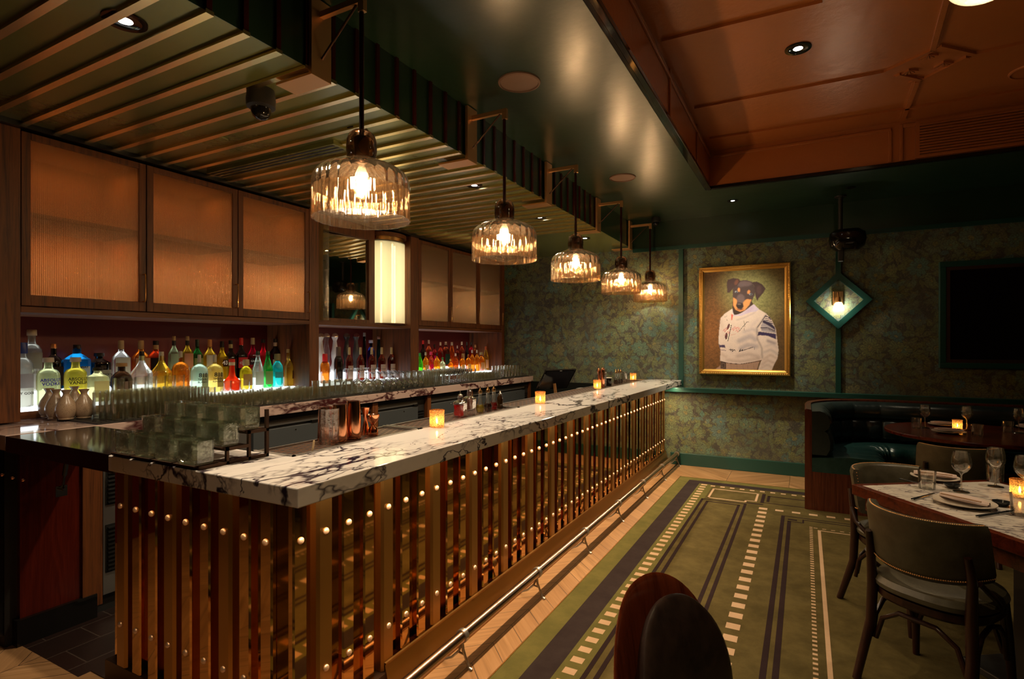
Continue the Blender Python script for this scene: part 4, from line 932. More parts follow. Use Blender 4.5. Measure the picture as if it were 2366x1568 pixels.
near = [(970.4, 815, 'taper', (.12, .60, .03), (.03, .3, .05), 'bright green bottle at the pillar of the far bay', 14, None), (983.6, 813, 'round', (.85, .35, .03), (.6, .5, .3), 'amber bottle with cream sleeve beside the green one', 14, (.5, .42, .2)), (996, 812, 'rsquat', (.80, .10, .05), (.8, .05, .15), 'bottle with magenta label and round amber belly', 12, (.7, .02, .12)), (1009.5, 815, 'round', (.90, .38, .02), K, 'honey coloured bottle with black stopper', 15, None), (1022.6, 825, 'round', (.70, .72, .40), (.02, .25, .06), 'white labelled bottle with green stopper', 13, (.66, .62, .42)), (1041, 829, 'round', (1., .32, .01), (.85, .4, .05), 'glowing orange small bottle', 12, (1., .55, .08)), (1053, 816, 'round', (.75, .14, .02), (.75, .55, .4), 'red amber bottle with pale cap in the front row', 13, None), (1068, 820, 'square', (.85, .30, .02), (.45, .2, .05), 'square honey whisky bottle, nearer of the two', 11, (.75, .55, .2)), (1082, 818, 'square', (.85, .28, .02), (.45, .2, .05), 'square honey whisky bottle, farther of the two', 11, (.75, .55, .2)), (1091, 808, 'round', (.85, .30, .03), (.6, .55, .45), 'bourbon bottle with oval label, nearer of the pair', 12, None), (1102, 808, 'round', (.85, .30, .03), (.6, .55, .45), 'bourbon bottle with oval label, farther of the pair', 12, None), (1112, 813, 'rsquat', (.80, .24, .02), (.5, .4, .2), 'round bellied amber bottle near the far pillar', 14, (.55, .42, .2)), (1122.6, 800, 'taper', (.92, .55, .06), (.7, .15, .05), 'pale gold bottle with red stopper', 13, (.8, .5, .35)), (1132, 811, 'rsquat', (.92, .50, .05), K, 'last bottle in the front row, gold with black cap', 13, None)]
for (px, ty, sh, c, cp_, lb, w, lab) in near:
    front(SP, lb, px, ty, w, sh, c, cap=cp_, k=.42, lab=lab, lz=(.1, .45), caph=.14)
# ---------------------------------------------------------------- glassware on the back counter
def vessel(profile, mat, seg=20, thick=.0016, **kw):
    inn = [(max(r-thick, .0005), z+(.004 if i == 0 else 0)) for i, (r, z) in enumerate(profile)]
    return MB().lathe(profile, seg, cap=False, **kw).lathe(list(reversed(inn)), seg, cap=False, **kw).mesh('glass_bowl', mat, ang=50)
def one(name, label, cat, me, loc, group=None, rz=0):
    o = bpy.data.objects.new(name, me); COL.objects.link(o); o.location = loc; o.rotation_euler = (0, 0, rz); tag(o, label, cat, group); return o
hi = vessel([(.0005, .004), (.0285, 0), (.030, .003), (.0325, .150)], M['clear_r'], 36, flute=(12, .05, .01))
rocks = vessel([(.0005, .006), (.036, 0), (.039, .004), (.041, .085)], M['clear_r'], 36, flute=(12, .04, .01))
collins = vessel([(.0005, .004), (.026, 0), (.027, .004), (.029, .120), (.031, .128)], M['clear_r'], 32, flute=(8, .05, .01))
inv = vessel([(.034, 0), (.039, .02), (.040, .045), (.032, .072), (.008, .088), (.004, .10), (.004, .150), (.010, .157), (.034, .161)], M['clear'], 20)
bigw = vessel([(.040, 0), (.052, .03), (.055, .06), (.045, .095), (.012, .118), (.0045, .13), (.004, .205), (.010, .212), (.040, .217)], M['clear_r'], 36, flute=(18, .02, .02))
coupe = vessel([(.0005, .0), (.034, .001), (.033, .004), (.006, .010), (.0035, .02), (.0035, .075), (.010, .088), (.030, .102), (.042, .130), (.0415, .150)], M['clear'], 20)
pint = vessel([(.0005, .006), (.031, 0), (.033, .005), (.040, .120), (.043, .150)], M['clear_r'], 20)
shot = vessel([(.0005, .006), (.020, 0), (.022, .003), (.026, .07)], M['clear_r'], 16)
MZ = 1.0706
ORD = ['first', 'second', 'third', 'fourth', 'fifth', 'sixth', 'seventh', 'eighth', 'ninth', 'tenth', 'eleventh', 'twelfth']
ROW = ['front row', 'second row', 'third row', 'fourth row', 'fifth row', 'back row']
n = 0
for i in range(9):
    for j in range(6):
        y = 1.725+i*.069; x = BX-.055-j*.069
        if i == 0 and j > 3: continue
        one('highball_glass', 'tall clear highball glass, %s, %s along from the sake flasks' % (ROW[j], ORD[i]), 'glass', hi, (x, y, MZ), 'highball glasses beside the sake flasks')
for i in range(11):
    for j in range(5):
        one('rocks_glass', 'short clear tumbler, %s, %s along after the tall highballs' % (ROW[j], ORD[i]), 'glass', rocks, (BX-.06-j*.086, 2.385+i*.086, MZ), 'short tumblers in the middle of the near counter')
for i in range(6):
    for j in range(3):
        one('fluted_glass', 'small fluted glass before the second pillar, %s, %s along' % (ROW[j], ORD[i]), 'glass', collins, (BX-.10-j*.064, 3.375+i*.064-.05, MZ), 'fluted glasses before the pillar')
for i in range(7): one('shot_tumbler', 'ribbed glass on the glowing shelf before the sloping shouldered bottles, %s from the sake flasks' % ORD[i], 'glass', hi, (S1X-.03, 2.02+i*.068+.02, S1Z), 'ribbed glasses on the glowing shelf')
for i in range(3): one('shot_tumbler', 'low ribbed glass on the glowing shelf near the red bell bottle, %s of three' % ORD[i], 'glass', rocks, (S1X-.045, 2.83+i*.084, S1Z), 'glasses before the bell bottle')
for i in range(3):
    for j in range(2): one('goblet', 'large upturned goblet right of the second pillar, %s, %s along' % (ROW[j], ORD[i]), 'glass', bigw, (BX-.09-j*.12, 3.68+i*.115, MZ), 'upturned goblets')
for i in range(7):
    for j in range(5): one('stem_glass', 'upturned stemmed glass under the mirror, %s, %s along' % (ROW[j], ORD[i]), 'glass', inv, (BX-.06-j*.085, 4.03+i*.085, MZ), 'upturned stemmed glasses under the mirror')
for i in range(5):
    for j in range(4): one('pint_glass', 'upright pint glass beyond the stemmed glasses, %s, %s along' % (ROW[j], ORD[i]), 'glass', pint, (BX-.07-j*.09, 4.66+i*.09, MZ), 'pint glasses')
for i in range(6):
    for j in range(5): one('coupe_glass', 'coupe glass before the far bay, %s, %s along' % (ROW[j], ORD[i]), 'glass', coupe, (BX-.07-j*.088, 5.13+i*.088, MZ), 'coupe glasses')
for i in range(7):
    for j in range(4): one('rocks_glass', 'low tumbler before the far orange bottles, %s, %s along' % (ROW[j], ORD[i]), 'glass', rocks, (BX-.07-j*.086, 5.68+i*.086, MZ), 'low tumblers of the far bay')
for i in range(5):
    for j in range(3): one('highball_glass', 'highball glass in the last block before the wallpaper, %s, %s along' % (ROW[j], ORD[i]), 'glass', pint, (BX-.08-j*.09, 6.42+i*.09, MZ), 'glasses at the far end of the back counter')
for i in range(5): one('shot_glass', 'small glass on the far glowing shelf, %s along' % ORD[i], 'glass', rocks, (S1X-.045, 5.95+i*.085, S1Z), 'small glasses on the far glowing shelf')
# sake flasks
sk = MB().lathe([(.0005, 0), (.036, 0), (.038, .004), (.037, .010), (.045, .022), (.052, .048), (.051, .070), (.040, .100), (.024, .126), (.016, .142), (.016, .150), (.025, .166), (.027, .170), (.022, .168), (.013, .152), (.0005, .150)], 32).mesh('sake_flask', M['ceramic'])
for (px, py, lb) in ((153, 968, 'front speckled brown sake flask, nearest of the five'), (194, 965, 'speckled sake flask standing right of the front one'), (129, 966, 'speckled sake flask just left of the front one'), (113, 962, 'leftmost speckled sake flask'), (172, 955, 'rear speckled sake flask behind the other four')):
    p = onz(px, py, MZ); one('sake_flask', lb, 'flask', sk, p, 'speckled sake flasks')
# ---------------------------------------------------------------- tiered stand with square tumblers
st = thing('glass_stand', 'three tier bronze stand holding square glass tumblers', 'display stand', (0, 0, ZT))
XA, XB = -2.425, -1.875; YT = (1.185, 1.285, 1.375, 1.465); TH = (.012, .062, .112)
m = MB()
for x in (XA, XB):
    m.box(x-.006, x+.006, YT[0]-.005, YT[3], 0, .012)
    m.box(x-.006, x+.006, YT[3]-.012, YT[3], 0, .185)
    for k in (1, 2):
        m.box(x-.006, x+.006, YT[k], YT[k]+.010, 0, TH[k]); m.box(x-.006, x+.006, YT[k], YT[k+1], TH[k]-.012, TH[k])
for k in range(3): m.box(XA, XB, YT[k]-.004, YT[k]+.008, TH[k]-.012, TH[k]); m.box(XA, XB, YT[k+1]-.014, YT[k+1]-.004, TH[k]-.012, TH[k])
m.build('frame', M['bronze'], st, smooth=False)
for k in range(3):
    p = MB()
    for i in range(4): p.box(XA+.008+i*.137, XA+.008+i*.137+.125, YT[k]-.016, YT[k]+.075, TH[k]-.003, TH[k]+.002)
    p.build('shelf', M['bronze'], st, smooth=False)
def cube_glass():
    w, d, h, t = .0610, .0385, .083, .005; m = MB()
    rw = []
    for (s, z) in ((.88, 0), (.97, .006), (1.0, .03), (.985, .06), (1.0, h), (1.0-t/.05, h), (.9, .02), (.86, .016)):
        row = []
        for k in range(32):
            a = 2*PI*k/32+PI/32; ca, sa = math.cos(a), math.sin(a); q = (abs(ca)**9+abs(sa)**9)**(-1/9.)
            wob = 1+.010*math.sin(5*a+z*90)
            row.append(Vector((w*s*ca*q*wob, d*s*sa*q*wob, z)))
        rw.append(row)
    m.strip(rw, close=True); n = 32
    b = len(m.v); m.v.append((0, 0, .002)); m.v.append((0, 0, .016))
    for k in range(n): m.f.append((b, (k+1) % n, k)); m.mi.append(0); m.f.append((b+1, 7*n+k, 7*n+(k+1) % n)); m.mi.append(0)
    return m.mesh('square_tumbler', M['thick'])
cg = cube_glass(); tn = ['lowest', 'middle', 'top']; cn = ['first', 'second', 'third', 'fourth']
for k in range(3):
    for i in range(4):
        one('square_tumbler', 'thick square glass tumbler, %s from the flap end, on the %s tier' % (cn[i], tn[k]), 'glass', cg, (XA+.070+i*.137, YT[k]+.030, ZT+TH[k]+.002), 'square glass tumblers on the tiered stand')
# ---------------------------------------------------------------- things on the bar
def votive(x, y, z, s, lb):
    t = thing('candle_holder', lb, 'candle', (x, y, z), 0, 'glowing crackle glass candle holders')
    MB().lathe([(.0005, .001), (.034*s, .001), (.038*s, .006*s), (.0385*s, .070*s), (.040*s, .088*s), (.037*s, .090*s), (.0345*s, .082*s)], 32, cap=False).build('glass_cup', M['votive'], t)
    c = MB().lathe([(.0005, .004), (.020*s, .004), (.020*s, .018*s), (.0005, .018*s)], 20).build('tealight', paint((.7, .6, .45), .4), t)
    MB().lathe([(.0005, .020*s), (.005*s, .026*s), (.006*s, .032*s), (.0035*s, .044*s), (.0005, .054*s)], 12).build('flame', M['tealight'], c)
    return t
for (px, py, lb) in ((999, 985, 'nearest amber candle holder on the bar marble'), (1240, 931, 'candle holder on the bar beside the point of sale screen'), (1380, 898, 'candle holder before the far glass of copper jiggers'), (1463, 878, 'farthest candle holder on the bar')):
    p = onz(px, py, ZT); votive(p.x+.03 if px < 1300 else p.x, p.y, ZT, 1.0 if px > 1200 else 1.02, lb)
GZ = ZT-.0075
def mixing(px, py, lb):
    p = onz(px, py, GZ); t = thing('mixing_glass', lb, 'mixing glass', (-1.90, p.y, GZ))
    pr = [(.0005, .012), (.040, 0), (.043, .004), (.0445, .06), (.0445, .150), (.047, .160)]
    MB().lathe(pr, 48, cap=False).lathe([(r-.003 if r > .01 else r, z+(.012 if i < 3 else 0)) for i, (r, z) in reversed(list(enumerate(pr)))], 48, cap=False).build('glass_body', M['crystal'], t); return t
mixing(765, 1025, 'large cut crystal mixing glass before the copper shakers')
mixing(1366, 893, 'tall cut glass holding bar tools near the far end of the bar')
def shaker(x, y, r, h, lb):
    t = thing('cocktail_shaker', lb, 'shaker', (x, y, GZ), 0, 'copper cocktail shakers')
    MB().lathe([(.0005, 0), (r*.8, 0), (r*.98, .008), (r, .016), (r*.84, h-.004), (r*.82, h), (.0005, h)], 48).build('tin', M['copper'], t)
    return t
shaker(-1.90, 1.868, .037, .172, 'nearer copper cocktail shaker beside the mixing glass')
shaker(-1.90, 1.957, .037, .180, 'farther, taller copper cocktail shaker beside the jiggers')
shaker(-1.965, 1.845, .036, .160, 'copper shaker half hidden behind the other two')
def jigger(x, y, prof, lb):
    t = thing('jigger', lb, 'jigger', (x, y, GZ)); MB().lathe(prof, 32, cap=False).build('cup', M['copper'], t)
    MB().lathe([(.007, .055 if prof[-1][1] < .1 else .066), (.010, .060 if prof[-1][1] < .1 else .07), (.007, .065 if prof[-1][1] < .1 else .075)], 24, cap=False).build('collar', M['copper'], t)
jigger(-1.93, 2.07, [(.0005, .0), (.020, .0), (.020, .004), (.016, .04), (.008, .075), (.018, .120), (.021, .135), (.019, .134), (.006, .08)], 'tall slim copper jigger behind the squat one')
jigger(-1.885, 2.075, [(.0005, 0), (.024, 0), (.026, .012), (.022, .035), (.008, .050), (.007, .055), (.024, .072), (.031, .092), (.032, .102), (.030, .101), (.006, .066)], 'squat bell shaped copper jigger')
def cordial(px, py, lb, liquid, kind):
    p = onz(px, py, GZ); t = thing('cordial_decanter' if kind == 'sq' else 'bitters_dasher', lb, 'decanter' if kind == 'sq' else 'bottle', (-1.90, p.y, GZ))
    if kind == 'sq':
        MB().lathe([(.0005, .002), (.036, .002), (.038, .008), (.038, .085), (.030, .095), (.014, .102), (.013, .125), (.017, .130)], 32, n=4.0, cap=False).build('glass_body', M['crystal'], t)
        if liquid: MB().lathe([(.0005, .008), (.032, .008), (.034, .012), (.034, .072), (.0005, .072)], 28, n=4.0).build('liquid', tinted(liquid, .6, 'coloured_liquid'), t)
        MB().lathe([(.012, .128), (.015, .134), (.006, .142), (.005, .150), (.0005, .160)], 16).build('stopper', M['chrome'] if liquid else M['clear'], t)
    else:
        MB().lathe([(.0005, .002), (.020, .002), (.022, .006), (.030, .030), (.022, .055), (.012, .070), (.0105, .130)], 20, cap=False).build('glass_body', M['clear'], t)
        MB().lathe([(.0005, .006), (.018, .006), (.027, .030), (.019, .050), (.0005, .050)], 20).build('liquid', tinted(liquid, .6, 'coloured_liquid'), t)
        MB().lathe([(.012, .126), (.013, .140), (.010, .148), (.004, .156), (.003, .172), (.0005, .173)], 16).build('dasher_top', M['brass'], t)
    return t
cordial(1065, 962, 'cut glass decanter of red cordial', (.85, .03, .03), 'sq')
cordial(1078, 957, 'taller clear cut glass decanter behind the red one', None, 'sq').scale = (1, 1, 1.18)
cordial(1090, 951, 'slim dasher bottle with pale yellow bitters and brass top', (.80, .65, .15), 'd')
cordial(1102, 947, 'slim dasher bottle with dark bitters between two others', (.10, .01, .02), 'd')
cordial(1113, 944, 'slim dasher bottle with crimson bitters', (.60, .01, .04), 'd')
p = onz(1125, 941, GZ); t = thing('dropper_bottle', 'small brown dropper bottle beside the dashers', 'bottle', (-1.90, p.y, GZ))
MB().lathe([(.0005, .001), (.020, .001), (.021, .005), (.021, .075), (.014, .085), (.011, .095)], 20).build('glass_body', tinted((.16, .09, .02), .3), t)
MB().lathe([(.012, .094), (.012, .105), (.006, .110), (.007, .122), (.0005, .128)], 14).build('dropper', M['chrome'], t)
# far end tools
def onbar(px): return onz(px, 890, GZ).y
yb = 5.38
for i, (dx, dy, h) in enumerate(((0, 0, .20), (.03, .02, .21), (-.02, .045, .205), (.025, .065, .21))):
    t = thing('cocktail_shaker', ['nearest', 'second', 'third', 'farthest'][i]+' of the slim copper tools in the far cut glass', 'bar tool', (-1.90+dx, yb+.12+dy, GZ), 0, 'slim copper tools near the far cut glass')
    MB().lathe([(.0005, 0), (.013, 0), (.015, .004), (.012, h*.5), (.016, h*.8), (.014, h*.95), (.006, h), (.0005, h)], 18).build('shaft', M['copper'], t)
for i, (y, lb) in enumerate(((5.80, 'black caddy jar with ivory lid near the far end of the bar'),)):
    t = thing('jar', lb, 'jar', (-1.90, y, GZ)); MB().lathe([(.0005, 0), (.036, 0), (.038, .01), (.036, .085), (.0005, .085)], 24).build('body', M['black_gloss'], t)
    MB().lathe([(.039, .085), (.039, .092), (.0005, .093)], 24).build('lid', paint((.6, .55, .45), .4), t)
t = thing('dropper_bottle', 'small black bottle left of the ivory lidded jar', 'bottle', (-1.95, 5.70, GZ)); MB().lathe([(.0005, 0), (.02, 0), (.021, .06), (.008, .08), (.009, .11), (.0005, .12)], 18).build('body', M['black_gloss'], t)
for i, y in enumerate((6.08, 6.17, 6.26)):
    t = cordial(1437, 880, ['nearest', 'middle', 'farthest'][i]+' brass topped dasher bottle near the far candle', (.15, .05, .02), 'd'); t.location.y = y; t['group'] = 'brass topped dashers at the far end'
tl = vessel([(.0005, .006), (.026, 0), (.028, .004), (.032, .13)], M['crystal'], 20)
one('bar_tumbler', 'stacked clear tumblers behind the farthest bar candle', 'glass', tl, (-1.90, 6.42, GZ))
t = thing('bar_spoon', 'pale wooden stirrer leaning on the drip tray before the mixing glass', 'stirrer', (0, 0, 0)); MB().tube([(-1.79, 1.61, ZT-.005), (-1.785, 1.615, ZT+.045)], .004, 8).build('stick', paint((.6, .42, .22), .5), t)
# point of sale terminal
t = thing('till_terminal', 'black point of sale touch screen tilted on a metal stand', 'till', (-2.28, 5.27, .90))
Mx = Matrix.Translation((0, 0, .24)) @ Matrix.Rotation(R(-28), 4, 'Z') @ Matrix.Rotation(R(38), 4, 'Y')
MB().box(-.02, 0, -.20, .20, -.13, .13, M4=Mx).build('casing', M['black_gloss'], t, bevel=.003, smooth=False)
MB().box(.0002, .0012, -.185, .185, -.115, .115, M4=Mx).build('display', M['pos_screen'], t, smooth=False)
MB().box(.0014, .0018, -.02, .01, .118, .125, M4=Mx).build('logo', paint((.7, .72, .7), .4), t, smooth=False)
MB().box(-.02, .02, -.03, .03, 0, .01).tube([(0, 0, .01), (-.03, .0, .2)], .018, 10).build('stand', M['brass_aged'], t)
MB().box(-.11, .11, -.09, .09, -.0, .008).build('base', M['steel'], t, smooth=False)
t = thing('receipt_printer', 'small dark receipt printer behind the till screen', 'printer', (-2.22, 5.85, .90)); MB().box(-.07, .07, -.09, .09, 0, .11).build('casing', M['black_gloss'], t, bevel=.01, smooth=False); MB().box(-.05, .05, -.06, .06, .111, .116).build('cover', M['steel'], t, smooth=False)
# ---------------------------------------------------------------- framed portrait
px0, px1, pz0, pz1 = -1.152, -.146, 1.146, 2.452
pt = thing('framed_portrait', 'gilt framed portrait of a dog in a white racing pullover', 'picture', ((px0+px1)/2, WY-.001, (pz0+pz1)/2))
PW, PH = px1-px0, pz1-pz0; fw = .062
iw, ih = PW-2*fw+.01, PH-2*fw+.01
NXp, NZp = 200, 262
U, V = np.meshgrid((np.arange(NXp)+.5)/NXp, (np.arange(NZp)+.5)/NZp)     # V downwards
cxp = 115+1060*U; cyp = (165-55*U)+V*(1453+20*U-165+55*U)
def nz(seed, n1, n2, amp):
    r = np.random.RandomState(seed); g = r.rand(n2+2, n1+2); x = U*n1; y = V*n2; xi = x.astype(int); yi = y.astype(int); fx = x-xi; fy = y-yi
    return amp*((g[yi, xi]*(1-fx)+g[yi, xi+1]*fx)*(1-fy)+(g[yi+1, xi]*(1-fx)+g[yi+1, xi+1]*fx)*fy-.5)
def lin(c): c = np.array(c, float)/255; return np.where(c > .04, ((c+.055)/1.055)**2.4, c/12.92)
img = np.zeros((NZp, NXp, 3))
d = np.sqrt(((cxp-770)/520)**2+((cyp-430)/620)**2)[..., None]; d2 = np.sqrt(((cxp-200)/420)**2+((cyp-1000)/650)**2)[..., None]
img[:] = np.clip(1-d, 0, 1)*lin((150, 150, 98))+np.clip(d, 0, 1)*lin((92, 66, 34)); k_ = np.clip(1-d2, 0, 1)*.7; img[:] = img*(1-k_)+k_*lin((150, 92, 48))
img *= (1+nz(1, 90, 120, .55)+nz(2, 40, 55, .35))[..., None]
def inside(poly):
    r = np.zeros(U.shape, bool); n = len(poly)
    for i in range(n):
        x1, y1 = poly[i]; x2, y2 = poly[(i+1) % n]
        if y1 == y2: continue
        c = ((y1 > cyp) != (y2 > cyp)) & (cxp < (x2-x1)*(cyp-y1)/(y2-y1)+x1); r ^= c
    return r
def soft(mk, k):
    m_ = mk.astype(float)
    for _ in range(k): m_ = (m_+np.roll(m_, 1, 0)+np.roll(m_, -1, 0)+np.roll(m_, 1, 1)+np.roll(m_, -1, 1))/5
    return m_[..., None]
def lay(mk, col, k=1, op=1.0):
    a_ = soft(mk, k)*op; img[:] = img*(1-a_)+a_*lin(col)
def pol(p, col, k=1, op=1.0): lay(inside(p), col, k, op)
def ell(x, y, rx, ry, col, k=1, op=1.0, t=0.0):
    dx, dy = cxp-x, cyp-y; c, s = math.cos(t), math.sin(t); lay(((dx*c+dy*s)/rx)**2+((-dx*s+dy*c)/ry)**2 < 1, col, k, op)
def line(pts, w, col, op=1.0):
    mk = np.zeros(U.shape, bool)
    for (x1, y1), (x2, y2) in zip(pts, pts[1:]):
        L2 = (x2-x1)**2+(y2-y1)**2+1e-9; t_ = np.clip(((cxp-x1)*(x2-x1)+(cyp-y1)*(y2-y1))/L2, 0, 1)
        mk |= (cxp-x1-t_*(x2-x1))**2+(cyp-y1-t_*(y2-y1))**2 < (w/2)**2
    lay(mk, col, 0, op)
pol([(265, 1460), (345, 1395), (345, 1340), (860, 1330), (820, 1470)], (176, 140, 124))
for x in (480, 560, 640, 700, 780): line([(x, 1390), (x+6, 1450)], 7, (140, 108, 98), .5)
pol([(342, 1345), (415, 1355), (415, 1452), (342, 1440)], (72, 52, 48)); line([(360, 1370), (398, 1376), (398, 1430), (360, 1424), (360, 1370)], 6, (120, 100, 92))
SW = [(335, 1340), (345, 1200), (314, 1100), (322, 950), (345, 770), (400, 715), (500, 650), (540, 740), (690, 660), (780, 595), (850, 660), (940, 715), (1010, 800), (1060, 920), (1075, 1040), (1095, 1200), (1080, 1310), (1035, 1400), (1010, 1465), (835, 1465), (880, 1330), (600, 1385), (450, 1372)]
pol(SW, (226, 204, 200)); sw = inside(SW)
def fold(pts, w, col, k, op):
    mk = np.zeros(U.shape, bool)
    for (x1, y1), (x2, y2) in zip(pts, pts[1:]):
        L2 = (x2-x1)**2+(y2-y1)**2+1e-9; t_ = np.clip(((cxp-x1)*(x2-x1)+(cyp-y1)*(y2-y1))/L2, 0, 1)
        mk |= (cxp-x1-t_*(x2-x1))**2+(cyp-y1-t_*(y2-y1))**2 < (w/2)**2
    lay(mk & sw, col, k*3, op*.75)
for a_ in (([(590, 1080), (740, 1010), (800, 1060)], 60, (150, 140, 160)), ([(610, 1180), (700, 1130), (820, 1150)], 55, (148, 138, 158)), ([(650, 960), (770, 920), (830, 950)], 34, (170, 155, 172)), ([(560, 1280), (720, 1250), (850, 1290)], 40, (176, 150, 150)), ([(430, 1330), (600, 1350), (850, 1310)], 30, (168, 140, 136)), ([(350, 1240), (420, 1290)], 30, (190, 160, 150)), ([(750, 880), (840, 790)], 20, (186, 165, 180)), ([(470, 1150), (500, 1240)], 20, (196, 178, 186)), ([(350, 800), (370, 900)], 30, (205, 180, 172))): fold(a_[0], a_[1], a_[2], 7, .8)
fold([(940, 730), (820, 905), (828, 1050), (885, 1170), (890, 1300)], 16, (88, 72, 84), 2, .85)
for a_ in (([(960, 1075), (1050, 1110)], 34, (78, 68, 112)), ([(930, 1150), (1010, 1120), (1075, 1160)], 16, (176, 158, 170)), ([(910, 1230), (1000, 1190), (1080, 1250)], 22, (165, 148, 158)), ([(900, 1330), (990, 1260), (1075, 1310)], 18, (176, 140, 130)), ([(880, 1390), (960, 1330), (1040, 1370)], 16, (160, 120, 108)), ([(870, 1440), (950, 1390), (1020, 1430)], 12, (150, 112, 100))): fold(a_[0], a_[1], a_[2], 4, .8)
pol([(870, 880), (915, 790), (1020, 850), (1060, 930), (1062, 975), (880, 950)], (150, 142, 160), 2, .8)
pol([(862, 955), (1062, 985), (1066, 1058), (960, 1010), (850, 1002)], (52, 38, 86)); pol([(835, 960), (868, 955), (862, 1000), (832, 1010)], (50, 38, 78))
pol([(905, 800), (1000, 850), (1045, 890), (1056, 935), (980, 880), (890, 830)], (48, 38, 70))
for i in range(4): line([(918+i*8, 752+i*25), (985+i*14, 768+i*27)], 9, (58, 48, 78))
line([(870, 905), (960, 905), (1050, 945)], 9, (50, 40, 60)); line([(880, 920), (960, 922), (1055, 962)], 6, (70, 60, 80)); line([(1000, 790), (935, 742), (830, 900)], 7, (60, 46, 66))
pol([(500, 560), (508, 700), (528, 735), (600, 720), (690, 665), (775, 590), (740, 530)], (60, 40, 38))
pol([(495, 650), (515, 745), (620, 745), (730, 700), (810, 690), (850, 660), (782, 592), (700, 655), (620, 710), (560, 732), (520, 735), (508, 690)], (206, 188, 216), 1); fold([(560, 800), (660, 770), (800, 700)], 14, (168, 145, 160), 2, .8); fold([(700, 690), (760, 640)], 40, (190, 165, 205), 4, .8)
pol([(484, 715), (512, 735), (498, 800), (486, 805)], (220, 100, 90))
EL = [(425, 305), (442, 268), (512, 246), (590, 255), (606, 290), (560, 350), (520, 372), (470, 430), (436, 441), (430, 370)]; ER = [(755, 305), (820, 293), (890, 330), (934, 388), (900, 450), (850, 505), (828, 550), (808, 505), (795, 430), (785, 350)]
pol([(508, 500), (506, 400), (520, 335), (600, 282), (680, 270), (760, 295), (800, 380), (795, 470), (750, 560), (690, 650), (620, 692), (560, 672), (515, 610)], (74, 56, 60))
ell(670, 320, 90, 35, (112, 92, 100), 6, .8); ell(610, 340, 40, 25, (100, 84, 92), 4, .7)
pol(EL, (70, 48, 52)); pol(ER, (68, 46, 50)); ell(555, 300, 22, 40, (125, 75, 62), 4, .8, .5); ell(850, 400, 30, 60, (88, 62, 66), 6, .7)
pol([(510, 500), (545, 520), (570, 540), (556, 590), (570, 650), (620, 670), (650, 625), (640, 560), (690, 525), (752, 530), (725, 600), (668, 668), (605, 690), (545, 665), (512, 605)], (226, 150, 92), 2)
ell(612, 520, 52, 62, (108, 88, 94), 4, .95); ell(597, 608, 46, 38, (48, 34, 38), 1); ell(592, 590, 26, 10, (130, 110, 112), 2, .7); line([(560, 655), (600, 668), (650, 655)], 8, (120, 60, 50))
for (x, y, t) in ((553, 427, 0), (742, 460, .1)):
    ell(x, y, 27, 19, (40, 28, 32)); ell(x, y, 21, 14, (150, 150, 170)); ell(x+3, y+1, 11, 12, (25, 20, 28)); ell(x-3, y-5, 4, 3, (240, 240, 240), 0)
ell(588, 402, 16, 28, (220, 145, 90), 2); ell(716, 430, 18, 27, (216, 140, 86), 2, 1, .3)
line([(430, 935), (456, 860), (474, 850), (472, 900), (440, 935), (415, 985), (404, 1040), (412, 1062), (436, 1058), (446, 985), (430, 935)], 9, (245, 235, 225)); ell(448, 888, 15, 42, (100, 58, 66), 0, 1, .35); ell(420, 1012, 17, 46, (96, 56, 64), 0, 1, .1)
line([(488, 868), (470, 950), (440, 1080)], 8, (30, 26, 36))
for i, (x, y) in enumerate(((375, 945), (400, 925), (425, 970), (490, 930), (520, 910), (545, 950), (560, 915))): line([(x, y), (x+16, y-22), (x+26, y+12), (x+40, y-14)], 6, (214, 96, 96), .8)
line([(585, 955), (690, 830), (716, 826)], 6, (60, 58, 62)); line([(652, 815), (662, 850), (660, 938)], 5, (120, 110, 100)); line([(385, 1000), (420, 996)], 4, (190, 110, 110)); line([(480, 1000), (545, 985)], 4, (200, 120, 115))
pol([(322, 1122), (345, 1132), (400, 1128), (408, 1168), (350, 1160), (330, 1166)], (66, 50, 92)); line([(340, 1195), (415, 1203)], 9, (150, 128, 140))
line([(460, 1195), (485, 1182), (478, 1205), (510, 1185), (498, 1220), (530, 1190), (540, 1212)], 6, (34, 28, 40)); line([(588, 1222), (612, 1182), (600, 1215), (640, 1190), (625, 1210), (680, 1190), (775, 1158)], 7, (34, 28, 44)); line([(790, 1155), (792, 1195)], 5, (120, 110, 125))
line([(345, 1345), (450, 1372), (600, 1385), (760, 1362), (880, 1335)], 7, (66, 46, 44)); line([(425, 795), (438, 808)], 6, (90, 80, 80)); line([(390, 745), (400, 765), (430, 745)], 4, (120, 118, 108))
img = np.clip(img*(1+nz(5, 100, 130, .10))[..., None], 0, 1)
vs = [(-iw/2+iw*i/NXp, -.030, ih/2-ih*j/NZp) for j in range(NZp+1) for i in range(NXp+1)]
fs = [(j*(NXp+1)+i, (j+1)*(NXp+1)+i, (j+1)*(NXp+1)+i+1, j*(NXp+1)+i+1) for j in range(NZp) for i in range(NXp)]
me = bpy.data.meshes.new('canvas'); me.from_pydata(vs, [], fs); me.materials.append(M['canvas'])
at = me.color_attributes.new('paint', 'FLOAT_COLOR', 'CORNER')
cc = np.ones((NZp*NXp, 4, 4)); cc[:, :, :3] = img.reshape(-1, 1, 3); at.data.foreach_set('color', cc.ravel())
o = bpy.data.objects.new('canvas', me); COL.objects.link(o); o.parent = pt
m = MB()
prof = [(0, 0), (0, .045), (.010, .055), (.022, .050), (.030, .040), (.040, .042), (.050, .036), (fw, .030), (fw, 0)]   # inset, depth
rows = []
for (a_, dd) in prof:
    x, z = PW/2-a_, PH/2-a_; rows.append([Vector((sx*x, -dd, sz*z)) for sx, sz in ((-1, -1), (1, -1), (1, 1), (-1, 1))])
